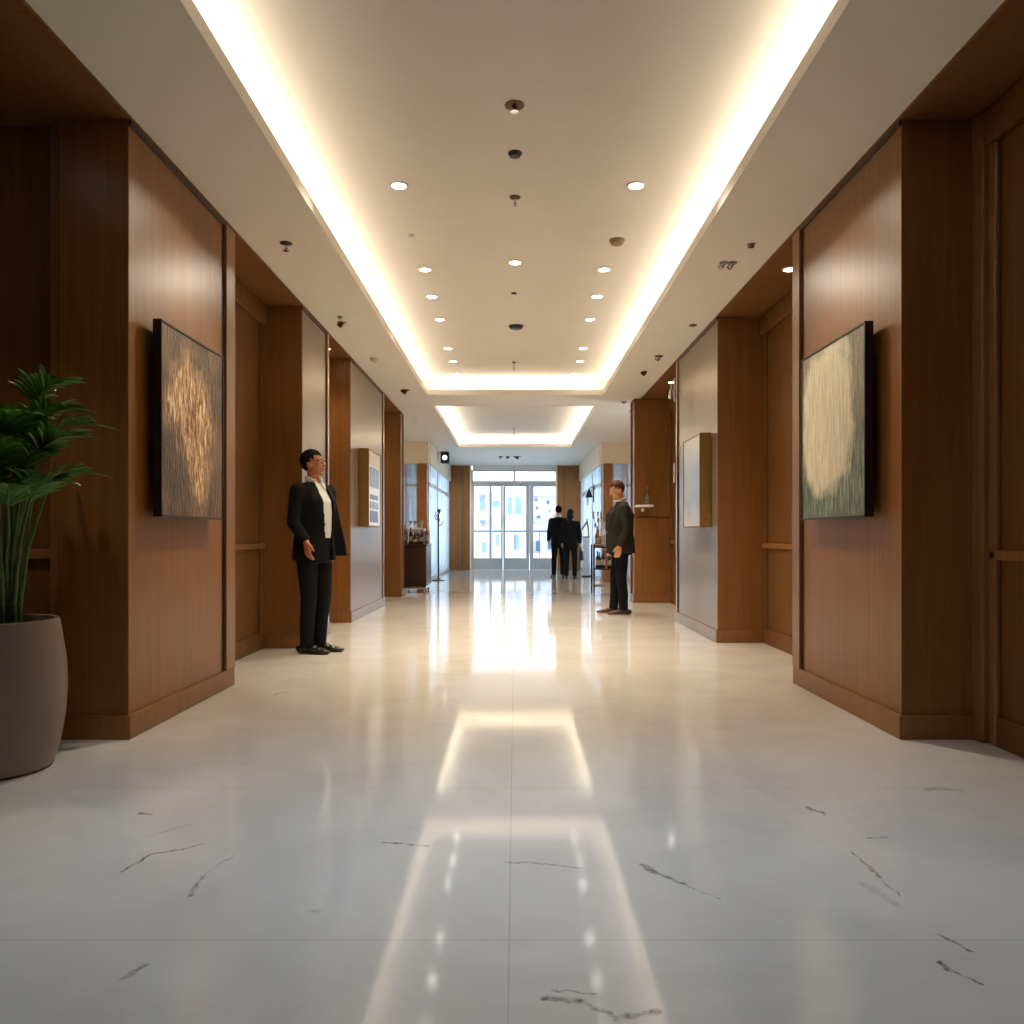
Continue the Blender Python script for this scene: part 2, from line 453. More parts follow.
def side_bay(side):
    s = -1 if side == 'left' else 1
    X = 2.0
    d2 = thing('added_window_7' if s < 0 else 'added_window_8', 'wide side window added to light the room beyond the %s glass' % ('counter' if s < 0 else 'cart'), None, kind='structure')  # window added to let daylight into the side room
    MB().box(s * 3.54, s * 3.55, 18.8, YEND, .1, 2.9).build('pane', M['pane_blue'], d2)
    fr = MB()
    for y in (18.83, 20.3, 21.8, 23.3, 24.66): fr.box(s * 3.5, s * 3.6, y - .03, y + .03, .1, 2.9)
    for z in (.12, 2.88): fr.box(s * 3.5, s * 3.6, 18.8, YEND, z - .03, z + .03)
    fr.build('window_frame', M['frame_grey'], d2)
    struct('wall_%s' % side, MB().box(s * 3.5, s * 3.6, 18.8, YEND, 0, .1).box(s * 3.5, s * 3.6, 18.8, YEND, 2.9, TRAY), M['paint_warm'], 'pale wall above and below the added side window of the %s room' % ('counter side' if s < 0 else 'cart side'))
    struct('wall_%s' % side, MB().box(s * 3.5, s * 3.6, 13.9, 18.8, 0, SOF), M['paint_warm'], 'pale outer wall of the %s bay' % ('counter' if s < 0 else 'drinks cart'))
    # bulkheads
    struct('trim_2' if s < 0 else 'trim_3', MB().box(s * X, s * 3.5, 18.5, 18.7, 2.72, SOF), M['paint_warm'], 'cream bulkhead over the %s bay' % ('counter' if s < 0 else 'drinks cart'))
    struct('trim_4' if s < 0 else 'trim_5', MB().box(s * (X - .03), s * (X + .12), 18.7, YEND - .1, 2.74, SOF), M['paint_warm'], 'cream bulkhead over the %s glass partition' % ('counter side' if s < 0 else 'cart side'))
    # wood post at the corner
    struct('wood_column', MB().box(s * 2.03, s * 2.25, 18.42, 18.7, 0, 2.72), M['wood'], 'slim wood column beside the %s' % ('counter' if s < 0 else 'drinks cart'), bevel=.006)
    w = thing('window_1' if s < 0 else 'window_2', 'glazed screen with pale curtains at the end of the %s bay' % ('counter' if s < 0 else 'cart'), None, kind='structure')
    MB().box(s * 2.25, s * 3.5, 18.55, 18.562, .05, 2.72).build('pane', M['frosted'], w)
    fr = MB()
    for x in (2.27, 2.52, 2.60, 3.0, 3.45): fr.box(s * (x - .02), s * (x + .02), 18.52, 18.6, .05, 2.72)
    fr.box(s * 2.25, s * 3.5, 18.52, 18.6, 2.20, 2.26).box(s * 2.25, s * 3.5, 18.52, 18.6, 0, .06)
    fr.build('window_frame', M['frame_grey'], w, bevel=.004)
    # glass partition along the corridor
    g = thing('window_3' if s < 0 else 'window_4', 'tall glass partition between the corridor and the %s' % ('counter side room' if s < 0 else 'cart side room'), None, kind='structure')
    MB().box(s * (X + .035), s * (X + .047), 18.7, YEND - .1, .04, 2.74).build('pane', M['frosted'], g)
    fr = MB()
    for y in (18.73, 21.0, 24.55): fr.box(s * (X + .015), s * (X + .06), y - .02, y + .02, 0, 2.74)
    fr.box(s * X, s * (X + .08), 18.7, YEND - .1, 2.24, 2.32).box(s * X, s * (X + .08), 18.7, YEND - .1, 0, .06)
    fr.build('window_frame', M['frame_white'], g, bevel=.004)
    # daylight window of the side room in the front of the building
    d = thing('window_5' if s < 0 else 'window_6', 'bright street window of the side room beyond the %s glass' % ('counter' if s < 0 else 'cart'), None, kind='structure')
    MB().box(s * 2.1, s * 3.5, YEND + .03, YEND + .042, .1, 2.9).build('pane', M['pane_blue'], d)
    fr = MB()
    for x in (2.13, 2.45, 2.8, 3.15, 3.47): fr.box(s * (x - .025), s * (x + .025), YEND, YEND + .08, .1, 2.9)
    for z in (.12, 2.26, 2.88): fr.box(s * 2.1, s * 3.5, YEND, YEND + .08, z - .03, z + .03)
    fr.build('window_frame', M['frame_grey'], d)
    fw = MB().box(s * 2.1, s * 3.6, YEND, YEND + .1, 2.9, TRAY).box(s * 2.1, s * 3.6, YEND, YEND + .1, 0, .1)
    struct('wall_front', fw, M['paint'], 'front wall above and below the street window on the %s' % ('counter side' if s < 0 else 'cart side'))
    # wood panel beside the doors
    xi = 1.39 if s < 0 else 1.30
    wp = struct('wall_front', MB().box(s * xi, s * 2.1, YEND - .1, YEND + .1, 0, SOF), M['wood'], 'wood panel beside the entrance doors on the %s' % ('counter side' if s < 0 else 'cart side'))
    MB().box(s * (xi - .05), s * xi, YEND - .14, YEND + .1, 0, SOF).build('jamb_casing', M['paint_warm'], wp, bevel=.006)
    MB().box(s * (xi + .22), s * (xi + .235), YEND - .105, YEND - .1, .1, SOF - .1).build('shadow_gap', M['wood_dark'], wp)


M['frame_grey'] = plain('grey_window_frame', srgb(176, 178, 182), .4, 0, .03)
side_bay('left'); side_bay('right')
struct('wall_front', MB().box(-1.3, 1.3, YEND - .05, YEND + .1, 3.09, TRAY), M['paint'], 'front wall strip above the entrance doors')

# entrance doors ---------------------------------------------------------------
fr = thing('door_1', 'white framed transom and door frame of the street entrance', None, kind='structure')
DX0, DX1 = PX(471, YEND), PX(565, YEND)
zz = lambda py: PZ(py, YEND)
m = MB()
m.box(DX0, DX0 + .06, YEND, YEND + .1, 0, 3.09).box(DX1 - .05, DX1, YEND, YEND + .1, 0, 3.09)
m.box(DX0, DX1, YEND, YEND + .1, zz(471.5), 3.09).box(DX0, DX1, YEND, YEND + .1, zz(485), zz(481))
xm = PX(514.5, YEND); m.box(xm - .025, xm + .025, YEND, YEND + .1, zz(482), zz(471))
m.build('door_frame', M['frame_white'], fr, bevel=.006)
MB().box(DX0 + .05, DX1 - .04, YEND + .045, YEND + .055, zz(481), zz(471.5)).build('transom_pane', M['pane'], fr)
for i, (a, b, pa, pb) in enumerate(((472, 503, 474, 501), (503, 529.5, 505.5, 526), (529.5, 564.5, 533.5, 563))):
    x0, x1, g0, g1 = PX(a, YEND) + .006, PX(b, YEND) - .006, PX(pa, YEND), PX(pb, YEND)
    d = thing('door_%d' % (i + 2), ('glazed entrance door leaf beside the counter side panel', 'narrow glazed entrance door leaf between the two others', 'glazed entrance door leaf with the two dark figures in front')[i], None, kind='structure')
    MB().box(x0, g0, YEND + .01, YEND + .07, 0, zz(485)).box(g1, x1, YEND + .01, YEND + .07, 0, zz(485)).box(g0, g1, YEND + .01, YEND + .07, 0, zz(558)).box(g0, g1, YEND + .01, YEND + .07, zz(486.5), zz(485)).build('door_leaf', M['frame_white'], d, bevel=.005)
    MB().box(g0, g1, YEND + .036, YEND + .044, zz(558), zz(486.5)).build('pane', M['pane'], d)
    hx = g1 + .03 if i != 1 else g1 + .04
    MB().tube([(hx, YEND - .03, .95), (hx, YEND - .03, 1.25)], .010).tube([(hx, YEND + .02, .98), (hx, YEND - .03, .98)], .007).tube([(hx, YEND + .02, 1.22), (hx, YEND - .03, 1.22)], .007).build('door_handle', M['chrome'], d, smooth=True)

# ------------------------------------------------------------------ outside
M['pave'] = plain('pale_paving', srgb(225, 225, 224), .8, 0, .04, 2)
M['stucco'] = plain('pale_stucco', srgb(236, 236, 234), .85, 0, .03, 2)
M['stucco2'] = plain('pale_blue_stucco', srgb(214, 222, 232), .85, 0, .03, 2)
M['win'] = plain('window_bluish', srgb(120, 150, 176), .3, 0, .1)
M['win_dark'] = plain('window_slate', srgb(70, 92, 116), .3, 0, .1)
M['rail'] = plain('slate_blue_metal', srgb(72, 88, 108), .5, 0, .05)
struct('street_ground', MB().box(-40, 40, YEND + .1, 75, -.15, -.02), M['pave'], 'pale paved street beyond the entrance doors')
YB = 46.0


def facade(name, label, x0, x1, Y, ztop, mat, wins, ledges, wmat):
    b = thing(name, label, 'building', (0, 0, 0))
    MB().box(x0, x1, Y, Y + 6, -.02, ztop).build('facade_wall', mat, b)
    for (a, c, t, e) in wins:
        w = MB().box(PX(a, Y), PX(c, Y), Y - .12, Y - .05, PZ(e, Y), PZ(t, Y)).build('window_frame', M['frame_grey'], b)
        MB().box(PX(a, Y) + .06, PX(c, Y) - .06, Y - .14, Y - .11, PZ(e, Y) + .06, PZ(t, Y) - .06).build('pane', M[wmat], w)
    for (a, c, y) in ledges:
        MB().box(PX(a, Y), PX(c, Y), Y - .5, Y, PZ(y, Y) - .08, PZ(y, Y) + .08).build('ledge', M['frame_grey'], b)
    return b


facade('street_building', 'pale building with tall windows across the street', -12, PX(529, YB), YB, 9, M['stucco'],
       [(479, 486, 496, 511), (492, 500, 500, 508), (507, 513, 496, 515), (514.5, 522, 496, 515), (480, 486, 520, 527), (513, 520, 534, 550), (481, 487, 541, 553), (495, 500, 533, 546)],
       [(476, 527, 519), (474, 500, 494)], 'win')
facade('street_building', 'pale blue building with small dark windows across the street', PX(529.5, 50), 14, 50, 10, M['stucco2'],
       [(534.5, 538, 498, 502), (546, 550, 500, 505), (556, 560, 498, 503), (535, 539, 506, 510), (548, 551, 509, 513), (553, 557, 514, 518), (536, 541, 515, 519), (535, 541, 540, 552), (547, 552, 533, 550), (556, 560, 535, 550)],
       [(532, 566, 495), (532, 566, 521)], 'win_dark')
yr = 33.0
rl = thing('street_railing', 'slate blue metal railing along the street outside', 'railing', (0, yr, 0))
rl_m = MB().box(-4, 4, -.03, .03, PZ(531, yr) - .05, PZ(531, yr) + .03)
rl_m.build('top_rail', M['rail'], rl)
for i in range(9):
    MB().box(-4 + i - .02, -4 + i + .02, -.02, .02, -.02, PZ(531, yr) - .05).build('post', M['rail'], rl)
pl = thing('street_pole', 'slim dark pole standing outside behind the entrance door glass', 'pole', (PX(490.5, 31), 31, -.02))
MB().lathe(0, 0, [(.10, 0), (.10, .05), (.055, .12), (.05, 2.9), (.03, 3.0)], 12).build('shaft', M['rail'], pl, smooth=True)
MB().lathe(0, 0, [(.13, -.0), (.13, .05)], 12).build('base_plate', M['rail'], pl)

# ------------------------------------------------------------------ ceiling fixtures
M['lens'] = emis('lamp_lens', (1.0, .93, .82, 1), 14)
M['lens_track'] = emis('track_lens', (1.0, .95, .88, 1), 2.5)
M['lens_off'] = plain('lens_dim', srgb(205, 196, 180), .3)


def spot(loc, power, size=84, blend=.7, col=(1, .84, .63), rad=.10, rot=(0, 0, 0)):
    L = bpy.data.lights.new('lamp', 'SPOT'); L.energy = power; L.spot_size = math.radians(size); L.spot_blend = blend
    L.color = col; L.shadow_soft_size = rad
    o = bpy.data.objects.new('lamp', L); COL.objects.link(o); o.location = loc; o.rotation_euler = rot
    return o


def area(loc, sx, sy, power, rot=(0, 0, 0), col=(1, .86, .62)):
    L = bpy.data.lights.new('cove_lamp', 'AREA'); L.shape = 'RECTANGLE'; L.size = sx; L.size_y = sy; L.energy = power; L.color = col
    o = bpy.data.objects.new('cove_lamp', L); COL.objects.link(o); o.location = loc; o.rotation_euler = rot
    return o


dl = None


def downlight(x, y, z, label, group, lit=True):
    global dl
    if dl is None:
        dl = thing('downlight', label, 'downlight', (x, y, z), 0, group)
        MB().lathe(0, 0, [(.066, 0), (.066, -.006), (.052, -.010), (.050, -.004), (.050, 0)], 24).build('bezel', M['white'], dl, smooth=True)
        MB().lathe(0, 0, [(.049, -.001), (.049, -.007), (.02, -.009)], 24).build('lens', M['lens'], dl, smooth=True)
        return dl
    return dup(dl, (x, y, z), 0, label, group)


ORD = ('nearest', 'second', 'third', 'fourth', 'fifth', 'sixth', 'farthest')
GDL = 'recessed downlights in the raised ceiling'
rows = [(185, 399, 636), (269, 425, 604), (296, 432, 597), (319, 440, 590), (348, 448, 583), (361, 453, 580), (375, 457, 574)]
POW_DL = 150
for i, (py, xl, xr) in enumerate(rows):
    Y = (TRAY - H) * F / (CY - py)
    if i == 6: Y = 12.05
    for s, xp in (('left', xl), ('right', xr)):
        x = PX(xp, Y)
        downlight(x, Y, TRAY, 'bright recessed downlight, %s in the %s-hand row of seven' % (ORD[i] if i in (0, 6) else ORD[i] + ' from the front', s), GDL)
        spot((x, Y, TRAY - .02), POW_DL)
Yc = (TRAY - H) * F / (CY - 262)
downlight(PX(515, Yc), Yc, TRAY, 'single bright downlight on the centre line of the raised ceiling', GDL); spot((0, Yc, TRAY - .02), POW_DL)
# extra spots added at the row lamps to brighten paintings and pillar fronts
def aim(loc, target, power, size, blend=1.0, col=(1, .89, .72)):
    d = Vector(target) - Vector(loc)
    o = spot(loc, power, size, blend, col, .06); o.rotation_euler = d.to_track_quat('-Z', 'Y').to_euler(); return o


for s in (-1, 1):
    aim((s * .83, 5.63, TRAY - .03), (s * 2, 4.5, 2.50), 60, 40)
    aim((s * .83, 7.40, TRAY - .03), (s * 2, 4.95, 2.30), 42, 28)
    aim((s * .83, 5.63, TRAY - .03), (s * 2, 4.75, 1.65), 120, 46)
    aim((s * .86, 9.10, TRAY - .03), (s * 2, 8.3, 2.45), 40, 44)
# unseen lamps added before the rows to light the near floor cool
for Y in (3.3, 2.3):
    for s in (-1, 1):
        downlight(s * .85, Y, TRAY, 'added unseen downlight cooling the near floor, ' + ('left' if s < 0 else 'right') + (' one above the palm' if Y > 3 else ' one by the tray end'), GDL)
        spot((s * .85, Y, TRAY - .02), 92, 62, .9, (.62, .81, 1), .12)


def fix_at(px, py, z):
    Y = (z - H) * F / (CY - py); return (PX(px, Y), Y, z)


# centre line: detector, dome, sprinklers
def detector(loc, label, mat='white', r=.06, h=.035, cat='detector', lid='grey'):
    o = thing('smoke_detector', label, cat, loc, 0)
    MB().lathe(0, 0, [(r, 0), (r, -h * .35), (r * .85, -h * .8), (r * .5, -h), (r * .1, -h)], 24).build('detector_body', M[mat], o, smooth=True)
    MB().lathe(0, 0, [(r * 1.12, 0), (r * 1.12, -.006), (r, -.008)], 24).build('mounting_ring', M[lid], o, smooth=True)
    return o


def sprinkler(loc, label, plate='bronze', r=.05, drop=.06, head='chrome'):
    o = thing('ceiling_sprinkler', label, 'sprinkler', loc, 0)
    MB().lathe(0, 0, [(r, 0), (r, -.006), (r * .5, -.014), (.012, -.016)], 20).build('escutcheon', M[plate], o, smooth=True)
    MB().lathe(0, 0, [(.009, -.01), (.009, -drop * .55), (.013, -drop * .6), (.013, -drop * .75), (.006, -drop * .8), (.006, -drop)], 12).build('nozzle', M[head], o, smooth=True)
    MB().lathe(0, 0, [(.022, -drop), (.024, -drop - .004), (.006, -drop - .007)], 14).build('deflector', M[head], o, smooth=True)
    return o


sprinkler(fix_at(514.5, 105, TRAY), 'large bronze rimmed sprinkler nearest on the centre line of the raised ceiling', 'bronze', .055, .035)
d = thing('speaker_dome', 'flat black dome on the raised ceiling before the first pair of lamps', 'dome', fix_at(515, 153, TRAY))
MB().lathe(0, 0, [(.042, 0), (.042, -.008), (.034, -.024), (.018, -.03), (.003, -.031)], 24).build('dome_cover', M['black'], d, smooth=True)
MB().lathe(0, 0, [(.046, 0), (.046, -.004), (.042, -.006)], 24).build('mounting_ring', M['black_frame'], d, smooth=True)
sprinkler(fix_at(515, 197, TRAY), 'bronze plate sprinkler with a long white nozzle on the raised ceiling', 'bronze', .04, .075, 'white')
sprinkler(fix_at(514, 293, TRAY), 'tiny bronze sprinkler beyond the centre downlight', 'bronze', .028, .02)
detector(fix_at(516, 326, TRAY), 'black low detector on the far part of the raised ceiling', 'black', .08, .04, 'detector', 'black')
sprinkler(fix_at(514, 362, TRAY), 'long hanging sprinkler at the far end of the raised ceiling', 'bronze', .03, .12, 'chrome')
detector(fix_at(411, 235, TRAY), 'small pale unlit disc beside the left lamp row', 'lens_off', .028, .02, 'detector', 'white')
detector(fix_at(617, 240, TRAY), 'beige smoke detector beside the right lamp row', 'beige', .058, .045, 'detector', 'beige')
sprinkler(fix_at(514, 428, TRAY), 'thin sprinkler hanging in the second lit ceiling tray', 'grey', .04, .25, 'grey')
# soffits
sprinkler(fix_at(286, 243, SOF), 'dark plate sprinkler on the left soffit nearest the viewer', 'black', .045, .055)


def soffit_spot(loc, label, mats=('white', 'chrome'), r=.06):
    o = thing('spotlight', label, 'spotlight', loc, 0, 'adjustable spotlights in the soffits')
    MB().lathe(0, 0, [(r, 0), (r, -.006), (r * .8, -.010), (r * .75, -.002)], 24).build('bezel', M[mats[0]], o, smooth=True)
    R = Matrix.Rotation(math.radians(35), 4, 'Y')
    mb = MB().lathe(0, 0, [(r * .55, .0), (r * .6, -.03), (r * .62, -.055), (r * .5, -.057), (r * .45, -.045)], 20)
    mb.v = [tuple(R @ Vector(v)) for v in mb.v]; mb.build('lamp_head', M[mats[1]], o, smooth=True)
    return o


soffit_spot(fix_at(342, 322, SOF), 'small grey spotlight on the left soffit beside the second pillar', ('grey', 'bronze'), .045)
tag(sprinkler(fix_at(340, 316.5, SOF), 'tiny dark sprinkler just before the grey soffit spotlight', 'bronze', .025, .015))
soffit_spot(fix_at(405, 390, SOF), 'dark tilted spotlight on the left soffit near the end of the first tray', ('bronze', 'black'), .07)
soffit_spot(fix_at(375, 358, SOF), 'white ringed spotlight on the left soffit beyond the second pillar', ('white', 'lens_off'), .065)
soffit_spot(fix_at(724, 262.5, SOF), 'chrome ringed spotlight on the right soffit, paired with a twin beside it', ('grey', 'chrome'), .035)
soffit_spot(fix_at(733, 262.5, SOF), 'chrome ringed spotlight on the right soffit, the twin nearer the wall', ('grey', 'chrome'), .035)
sprinkler(fix_at(751, 244, SOF), 'small pale sprinkler on the right soffit nearest the viewer', 'grey', .03, .02)
sprinkler(fix_at(693, 325, SOF), 'flat dark sprinkler plate on the right soffit', 'bronze', .04, .012)
soffit_spot(fix_at(659, 356, SOF), 'dark spotlight on the right soffit above the gold framed picture', ('black', 'chrome'), .05)
soffit_spot(fix_at(645, 371, SOF), 'white square looking spotlight on the right soffit near the first tray end', ('white', 'bronze'), .06)
sprinkler(fix_at(624, 402, SOF), 'dark sprinkler on the right soffit above the man in charcoal', 'black', .05, .02)
sprinkler(fix_at(416, 418, SOF), 'pale sprinkler on the left soffit above the dark counter', 'white', .06, .012)
for px, lab in ((501, 'small grey spotlight above the entrance, first of three'), (508, 'small bronze spotlight above the entrance, middle of three')):
    soffit_spot(fix_at(px, 456.5, SOF), lab, ('bronze', 'bronze' if px > 505 else 'grey'), .07)
soffit_spot(fix_at(517, 456.5, SOF), 'larger black tilted spotlight above the entrance, last of three', ('black', 'black'), .12)
# track spot on the left soffit above the glass
ts = thing('track_spotlight', 'black box spotlight with bright lens hanging above the left glass partition', 'spotlight', (-1.80, 20.6, SOF))
MB().box(-.10, .10, -.05, .05, -.03, 0).build('mount', M['black'], ts)
MB().box(-.11, .11, -.10, .12, -.30, -.03).build('housing', M['black'], ts, bevel=.02)
MB().lathe(0, 0, [(.06, 0), (.06, .02)], 20).build('lens', M['lens_track'], ts).matrix_local = Matrix.Translation((0, -.10, -.16)) @ Matrix.Rotation(PI / 2, 4, 'X')
# recess downlights
rd = fix_at(790, 266, SOF - .015)
downlight(2.22, 6.45, SOF - .015, 'small bright downlight in the wood recess ceiling between the right pillars', 'downlights in the wood recesses')
for (x, y, p) in ((2.22, 6.45, 26), (-2.2, 5.9, 26), (-2.55, 3.35, 34), (2.25, 3.2, 10), (-2.18, 9.2, 16), (2.2, 11.2, 30), (-2.2, 13.1, 16)):
    spot((x, y, SOF - .04), p * (1.8 if y > 4 else 1.4), 110 if y > 4 else 74, .9, (1, .82, .58), .05)
for (x, y, lab) in ((-2.2, 5.9, 'downlight in the wood recess ceiling above the man in the white shirt'), (2.2, 11.2, 'downlight in the wood recess ceiling beyond the gold framed picture'),
                    (-2.55, 3.35, 'downlight in the wood ceiling above the potted palm'), (2.25, 3.2, 'downlight in the wood ceiling nearest on the right'),
                    (-2.18, 9.2, 'downlight in the narrow wood recess before the photo collage'), (-2.2, 13.1, 'downlight in the wood recess beside the dark counter')):
    downlight(x, y, SOF - .015, lab, 'downlights in the wood recesses')
for s in (-1, 1):
    aim((s * .35, 21.9, SOF - .05), (s * 1.72, YEND, 1.5), 130, 50)
# alcove lamps
for s in (-1, 1):
    for y in (15.2, 17.0):
        downlight(s * 2.6, y, SOF, 'recessed downlight in the pale ceiling of the %s bay, %s' % ('counter' if s < 0 else 'drinks cart', 'nearer one' if y < 16 else 'farther one'), 'downlights in the side bays')
        spot((s * 2.6, y, SOF - .02), 70, 140, .6)

# cove lamps (LED strips lying on the ledge behind the lip)
CW = (1.0, .87, .69)
UP = (PI, 0, 0)
POW_COVE = 4.5       # per metre
for s in (-1, 1):
    area((s * 1.50, (T1[0] + T1[1]) / 2, LIP - .03), .06, T1[1] - T1[0], POW_COVE * (T1[1] - T1[0]), UP, CW)
    area((s * 1.50, (T2[0] + T2[1]) / 2, LIP - .03), .06, T2[1] - T2[0], 7.2 * (T2[1] - T2[0]), UP, (1, .91, .78))
area((0, T1[1] + .16, LIP - .03), 2.7, .06, POW_COVE * 2.7, UP, CW)
area((0, T2[1] + .16, LIP - .03), 2.7, .06, 7.2 * 2.7, UP, (1, .91, .78))
area((0, T2[0] - .16, LIP - .03), 2.7, .06, POW_COVE * 2.7, UP, CW)

# ------------------------------------------------------------------ pictures
def canvas_brown():
    t = NT('brown_textured_canvas')
    v = t.coord()
    streak = t.noise(1.0, 5, .7, t.coord((1, 80, 8)), .3).outputs['Fac']
    fib = t.noise(1.0, 4, .65, t.coord((1, 36, 9), (.16, 0, 0)), .9).outputs['Fac']
    base = t.mix(t.ramp(t.noise(2.6, 3, .6, v).outputs['Fac'], [(.42, (0, 0, 0, 1)), (.6, (1, 1, 1, 1))]), t.ramp(streak, [(.35, srgb(66, 54, 40)), (.65, srgb(116, 96, 74))]), t.ramp(streak, [(.35, srgb(104, 80, 58)), (.65, srgb(158, 128, 98))]))
    sep = t.node('ShaderNodeSeparateXYZ'); t.link(v, sep.inputs[0])
    wob = t.noise(3.5, 4, .6, v).outputs['Fac']
    # a ragged column of pale straw in the middle, narrowing downwards
    zr = t.math('DIVIDE', t.math('SUBTRACT', sep.outputs['Z'], 1.16), 1.07)
    cxn = t.math('ADD', 4.90, t.math('MULTIPLY', zr, -.26))
    dy = t.math('ABSOLUTE', t.math('SUBTRACT', sep.outputs['Y'], cxn))
    wid = t.math('MULTIPLY', t.math('SMOOTH_MIN', t.math('ADD', zr, -.08), t.math('SUBTRACT', 1.02, zr), .2), .80)
    mk = t.math('SUBTRACT', t.math('ADD', wid, t.math('MULTIPLY', t.math('SUBTRACT', wob, .5), .45)), dy)
    mr = t.node('ShaderNodeMapRange'); t.link(mk, mr.inputs[0]); mr.inputs[1].default_value = -.06; mr.inputs[2].default_value = .12
    straw = t.ramp(fib, [(.38, srgb(112, 72, 42)), (.5, srgb(200, 150, 98)), (.62, srgb(250, 226, 184))])
    t.link(t.mix(mr.outputs[0], base, straw), t.p.inputs['Base Color'])
    t.p.inputs['Roughness'].default_value = .45
    t.bump(fib, .9, .02)
    return t.m


def canvas_green():
    t = NT('green_cream_canvas')
    v = t.coord()
    sep = t.node('ShaderNodeSeparateXYZ'); t.link(v, sep.inputs[0])
    st = t.noise(1.0, 5, .7, t.coord((1, 60, 5)), .25).outputs['Fac']
    wob = t.noise(4.0, 5, .65, v).outputs['Fac']
    zr = t.math('DIVIDE', t.math('SUBTRACT', sep.outputs['Z'], 1.16), 1.07)
    grn = t.ramp(st, [(.36, srgb(40, 54, 46)), (.5, srgb(92, 106, 90)), (.64, srgb(168, 176, 152))])
    tan = t.ramp(st, [(.36, srgb(92, 86, 66)), (.64, srgb(158, 148, 118))])
    low = t.node('ShaderNodeMapRange'); t.link(t.math('ADD', zr, t.math('MULTIPLY', t.math('SUBTRACT', wob, .5), .25)), low.inputs[0]); low.inputs[1].default_value = .26; low.inputs[2].default_value = .55
    bg = t.mix(low.outputs[0], grn, tan)
    # pale rounded field
    dy = t.math('DIVIDE', t.math('SUBTRACT', sep.outputs['Y'], 4.92), .42)
    dz = t.math('DIVIDE', t.math('SUBTRACT', zr, .57), .45)
    r = t.math('POWER', t.math('ADD', t.math('POWER', t.math('ABSOLUTE', dy), 3), t.math('POWER', t.math('ABSOLUTE', dz), 3)), .333)
    rr = t.math('ADD', r, t.math('MULTIPLY', t.math('SUBTRACT', wob, .5), .7))
    mr = t.node('ShaderNodeMapRange'); t.link(rr, mr.inputs[0]); mr.inputs[1].default_value = 1.0; mr.inputs[2].default_value = .82
    pale = t.ramp(st, [(.34, srgb(184, 170, 136)), (.66, srgb(232, 222, 192))])
    t.link(t.mix(mr.outputs[0], bg, pale), t.p.inputs['Base Color'])
    t.p.inputs['Roughness'].default_value = .5
    t.bump(st, .6, .015)
    return t.m


def wall_picture(name, label, s, Xw, Xf, y0, y1, z0, z1, frame_mat, art, fw=.012, lip=.006, tk=.042):
    """picture standing off the wall at s*Xw, its face at s*Xf"""
    o = thing(name, label, 'painting' if name == 'painting' else 'picture')
    MB().box(s * Xw, s * (Xf + .012), y0 + .2, y1 - .2, z0 + .2, z1 - .2).build('backing', M['black_frame'], o)
    f = MB()
    f.box(s * (Xf + tk), s * (Xf - lip), y0, y0 + fw, z0, z1).box(s * (Xf + tk), s * (Xf - lip), y1 - fw, y1, z0, z1)
    f.box(s * (Xf + tk), s * (Xf - lip), y0 + fw, y1 - fw, z0, z0 + fw).box(s * (Xf + tk), s * (Xf - lip), y0 + fw, y1 - fw, z1 - fw, z1)
    f.build('frame', M[frame_mat] if isinstance(frame_mat, str) else frame_mat, o, bevel=.002)
    MB().box(s * (Xf + .012), s * Xf, y0 + fw, y1 - fw, z0 + fw, z1 - fw).build('canvas', art, o)
    return o


wall_picture('painting', 'brown textured abstract painting in thin black frame on the left pillar', -1, 2.0, 1.915, 4.32, 5.24, 1.155, 2.225, 'black_frame', canvas_brown())
wall_picture('painting', 'green and cream abstract painting in black frame on the right pillar', 1, 2.0, 1.915, 4.365, 5.34, 1.155, 2.225, 'black_frame', canvas_green())

M['mat_white'] = plain('picture_mat', srgb(226, 230, 236), .3, 0, .02)
M['photo_grey'] = plain('photo_print_grey', srgb(132, 144, 158), .3, 0, .35, 14)
M['photo_dark'] = plain('photo_print_dark', srgb(84, 96, 112), .3, 0, .4, 22)
M['photo_cream'] = plain('photo_print_cream', srgb(222, 208, 182), .35, 0, .15, 12)
M['gold'] = plain('aged_gold', srgb(150, 112, 62), .42, .35, .12, 20)
c = wall_picture('photo_collage', 'framed white collage of small grey photographs on the third left pillar', -1, 2.0, 1.87, 10.2, 11.1, 1.17, 2.17, 'gold', M['mat_white'], .02, tk=.12)
for (a, b, z0, z1, mt) in ((.06, .84, .80, .96, 'photo_cream'), (.10, .78, .52, .78, 'photo_grey'), (.14, .70, .36, .42, 'photo_dark'), (.12, .74, .24, .33, 'photo_grey'), (.12, .70, .06, .21, 'photo_dark')):
    MB().box(-1.872, -1.866, 10.2 + a, 10.2 + b, 1.17 + z0, 1.17 + z1).build('photograph', M[mt], c)


def canvas_mist():
    t = NT('misty_print')
    v = t.coord(); sep = t.node('ShaderNodeSeparateXYZ'); t.link(v, sep.inputs[0])
    n = t.noise(2.4, 5, .6, v, .5).outputs['Fac']
    z = t.math('ADD', t.math('DIVIDE', t.math('SUBTRACT', sep.outputs['Z'], 1.14), .96), t.math('MULTIPLY', t.math('SUBTRACT', n, .5), .35))
    t.link(t.ramp(z, [(.05, srgb(196, 200, 206)), (.3, srgb(142, 150, 160)), (.6, srgb(150, 160, 172)), (.9, srgb(196, 198, 198))]), t.p.inputs['Base Color'])
    t.p.inputs['Roughness'].default_value = .3
    return t.m


wall_picture('misty_picture', 'grey misty picture in a deep gold frame on the second right pillar', 1, 2.0, 1.88, 8.12, 8.92, 1.14, 2.10, 'gold', canvas_mist(), .014, tk=.11)

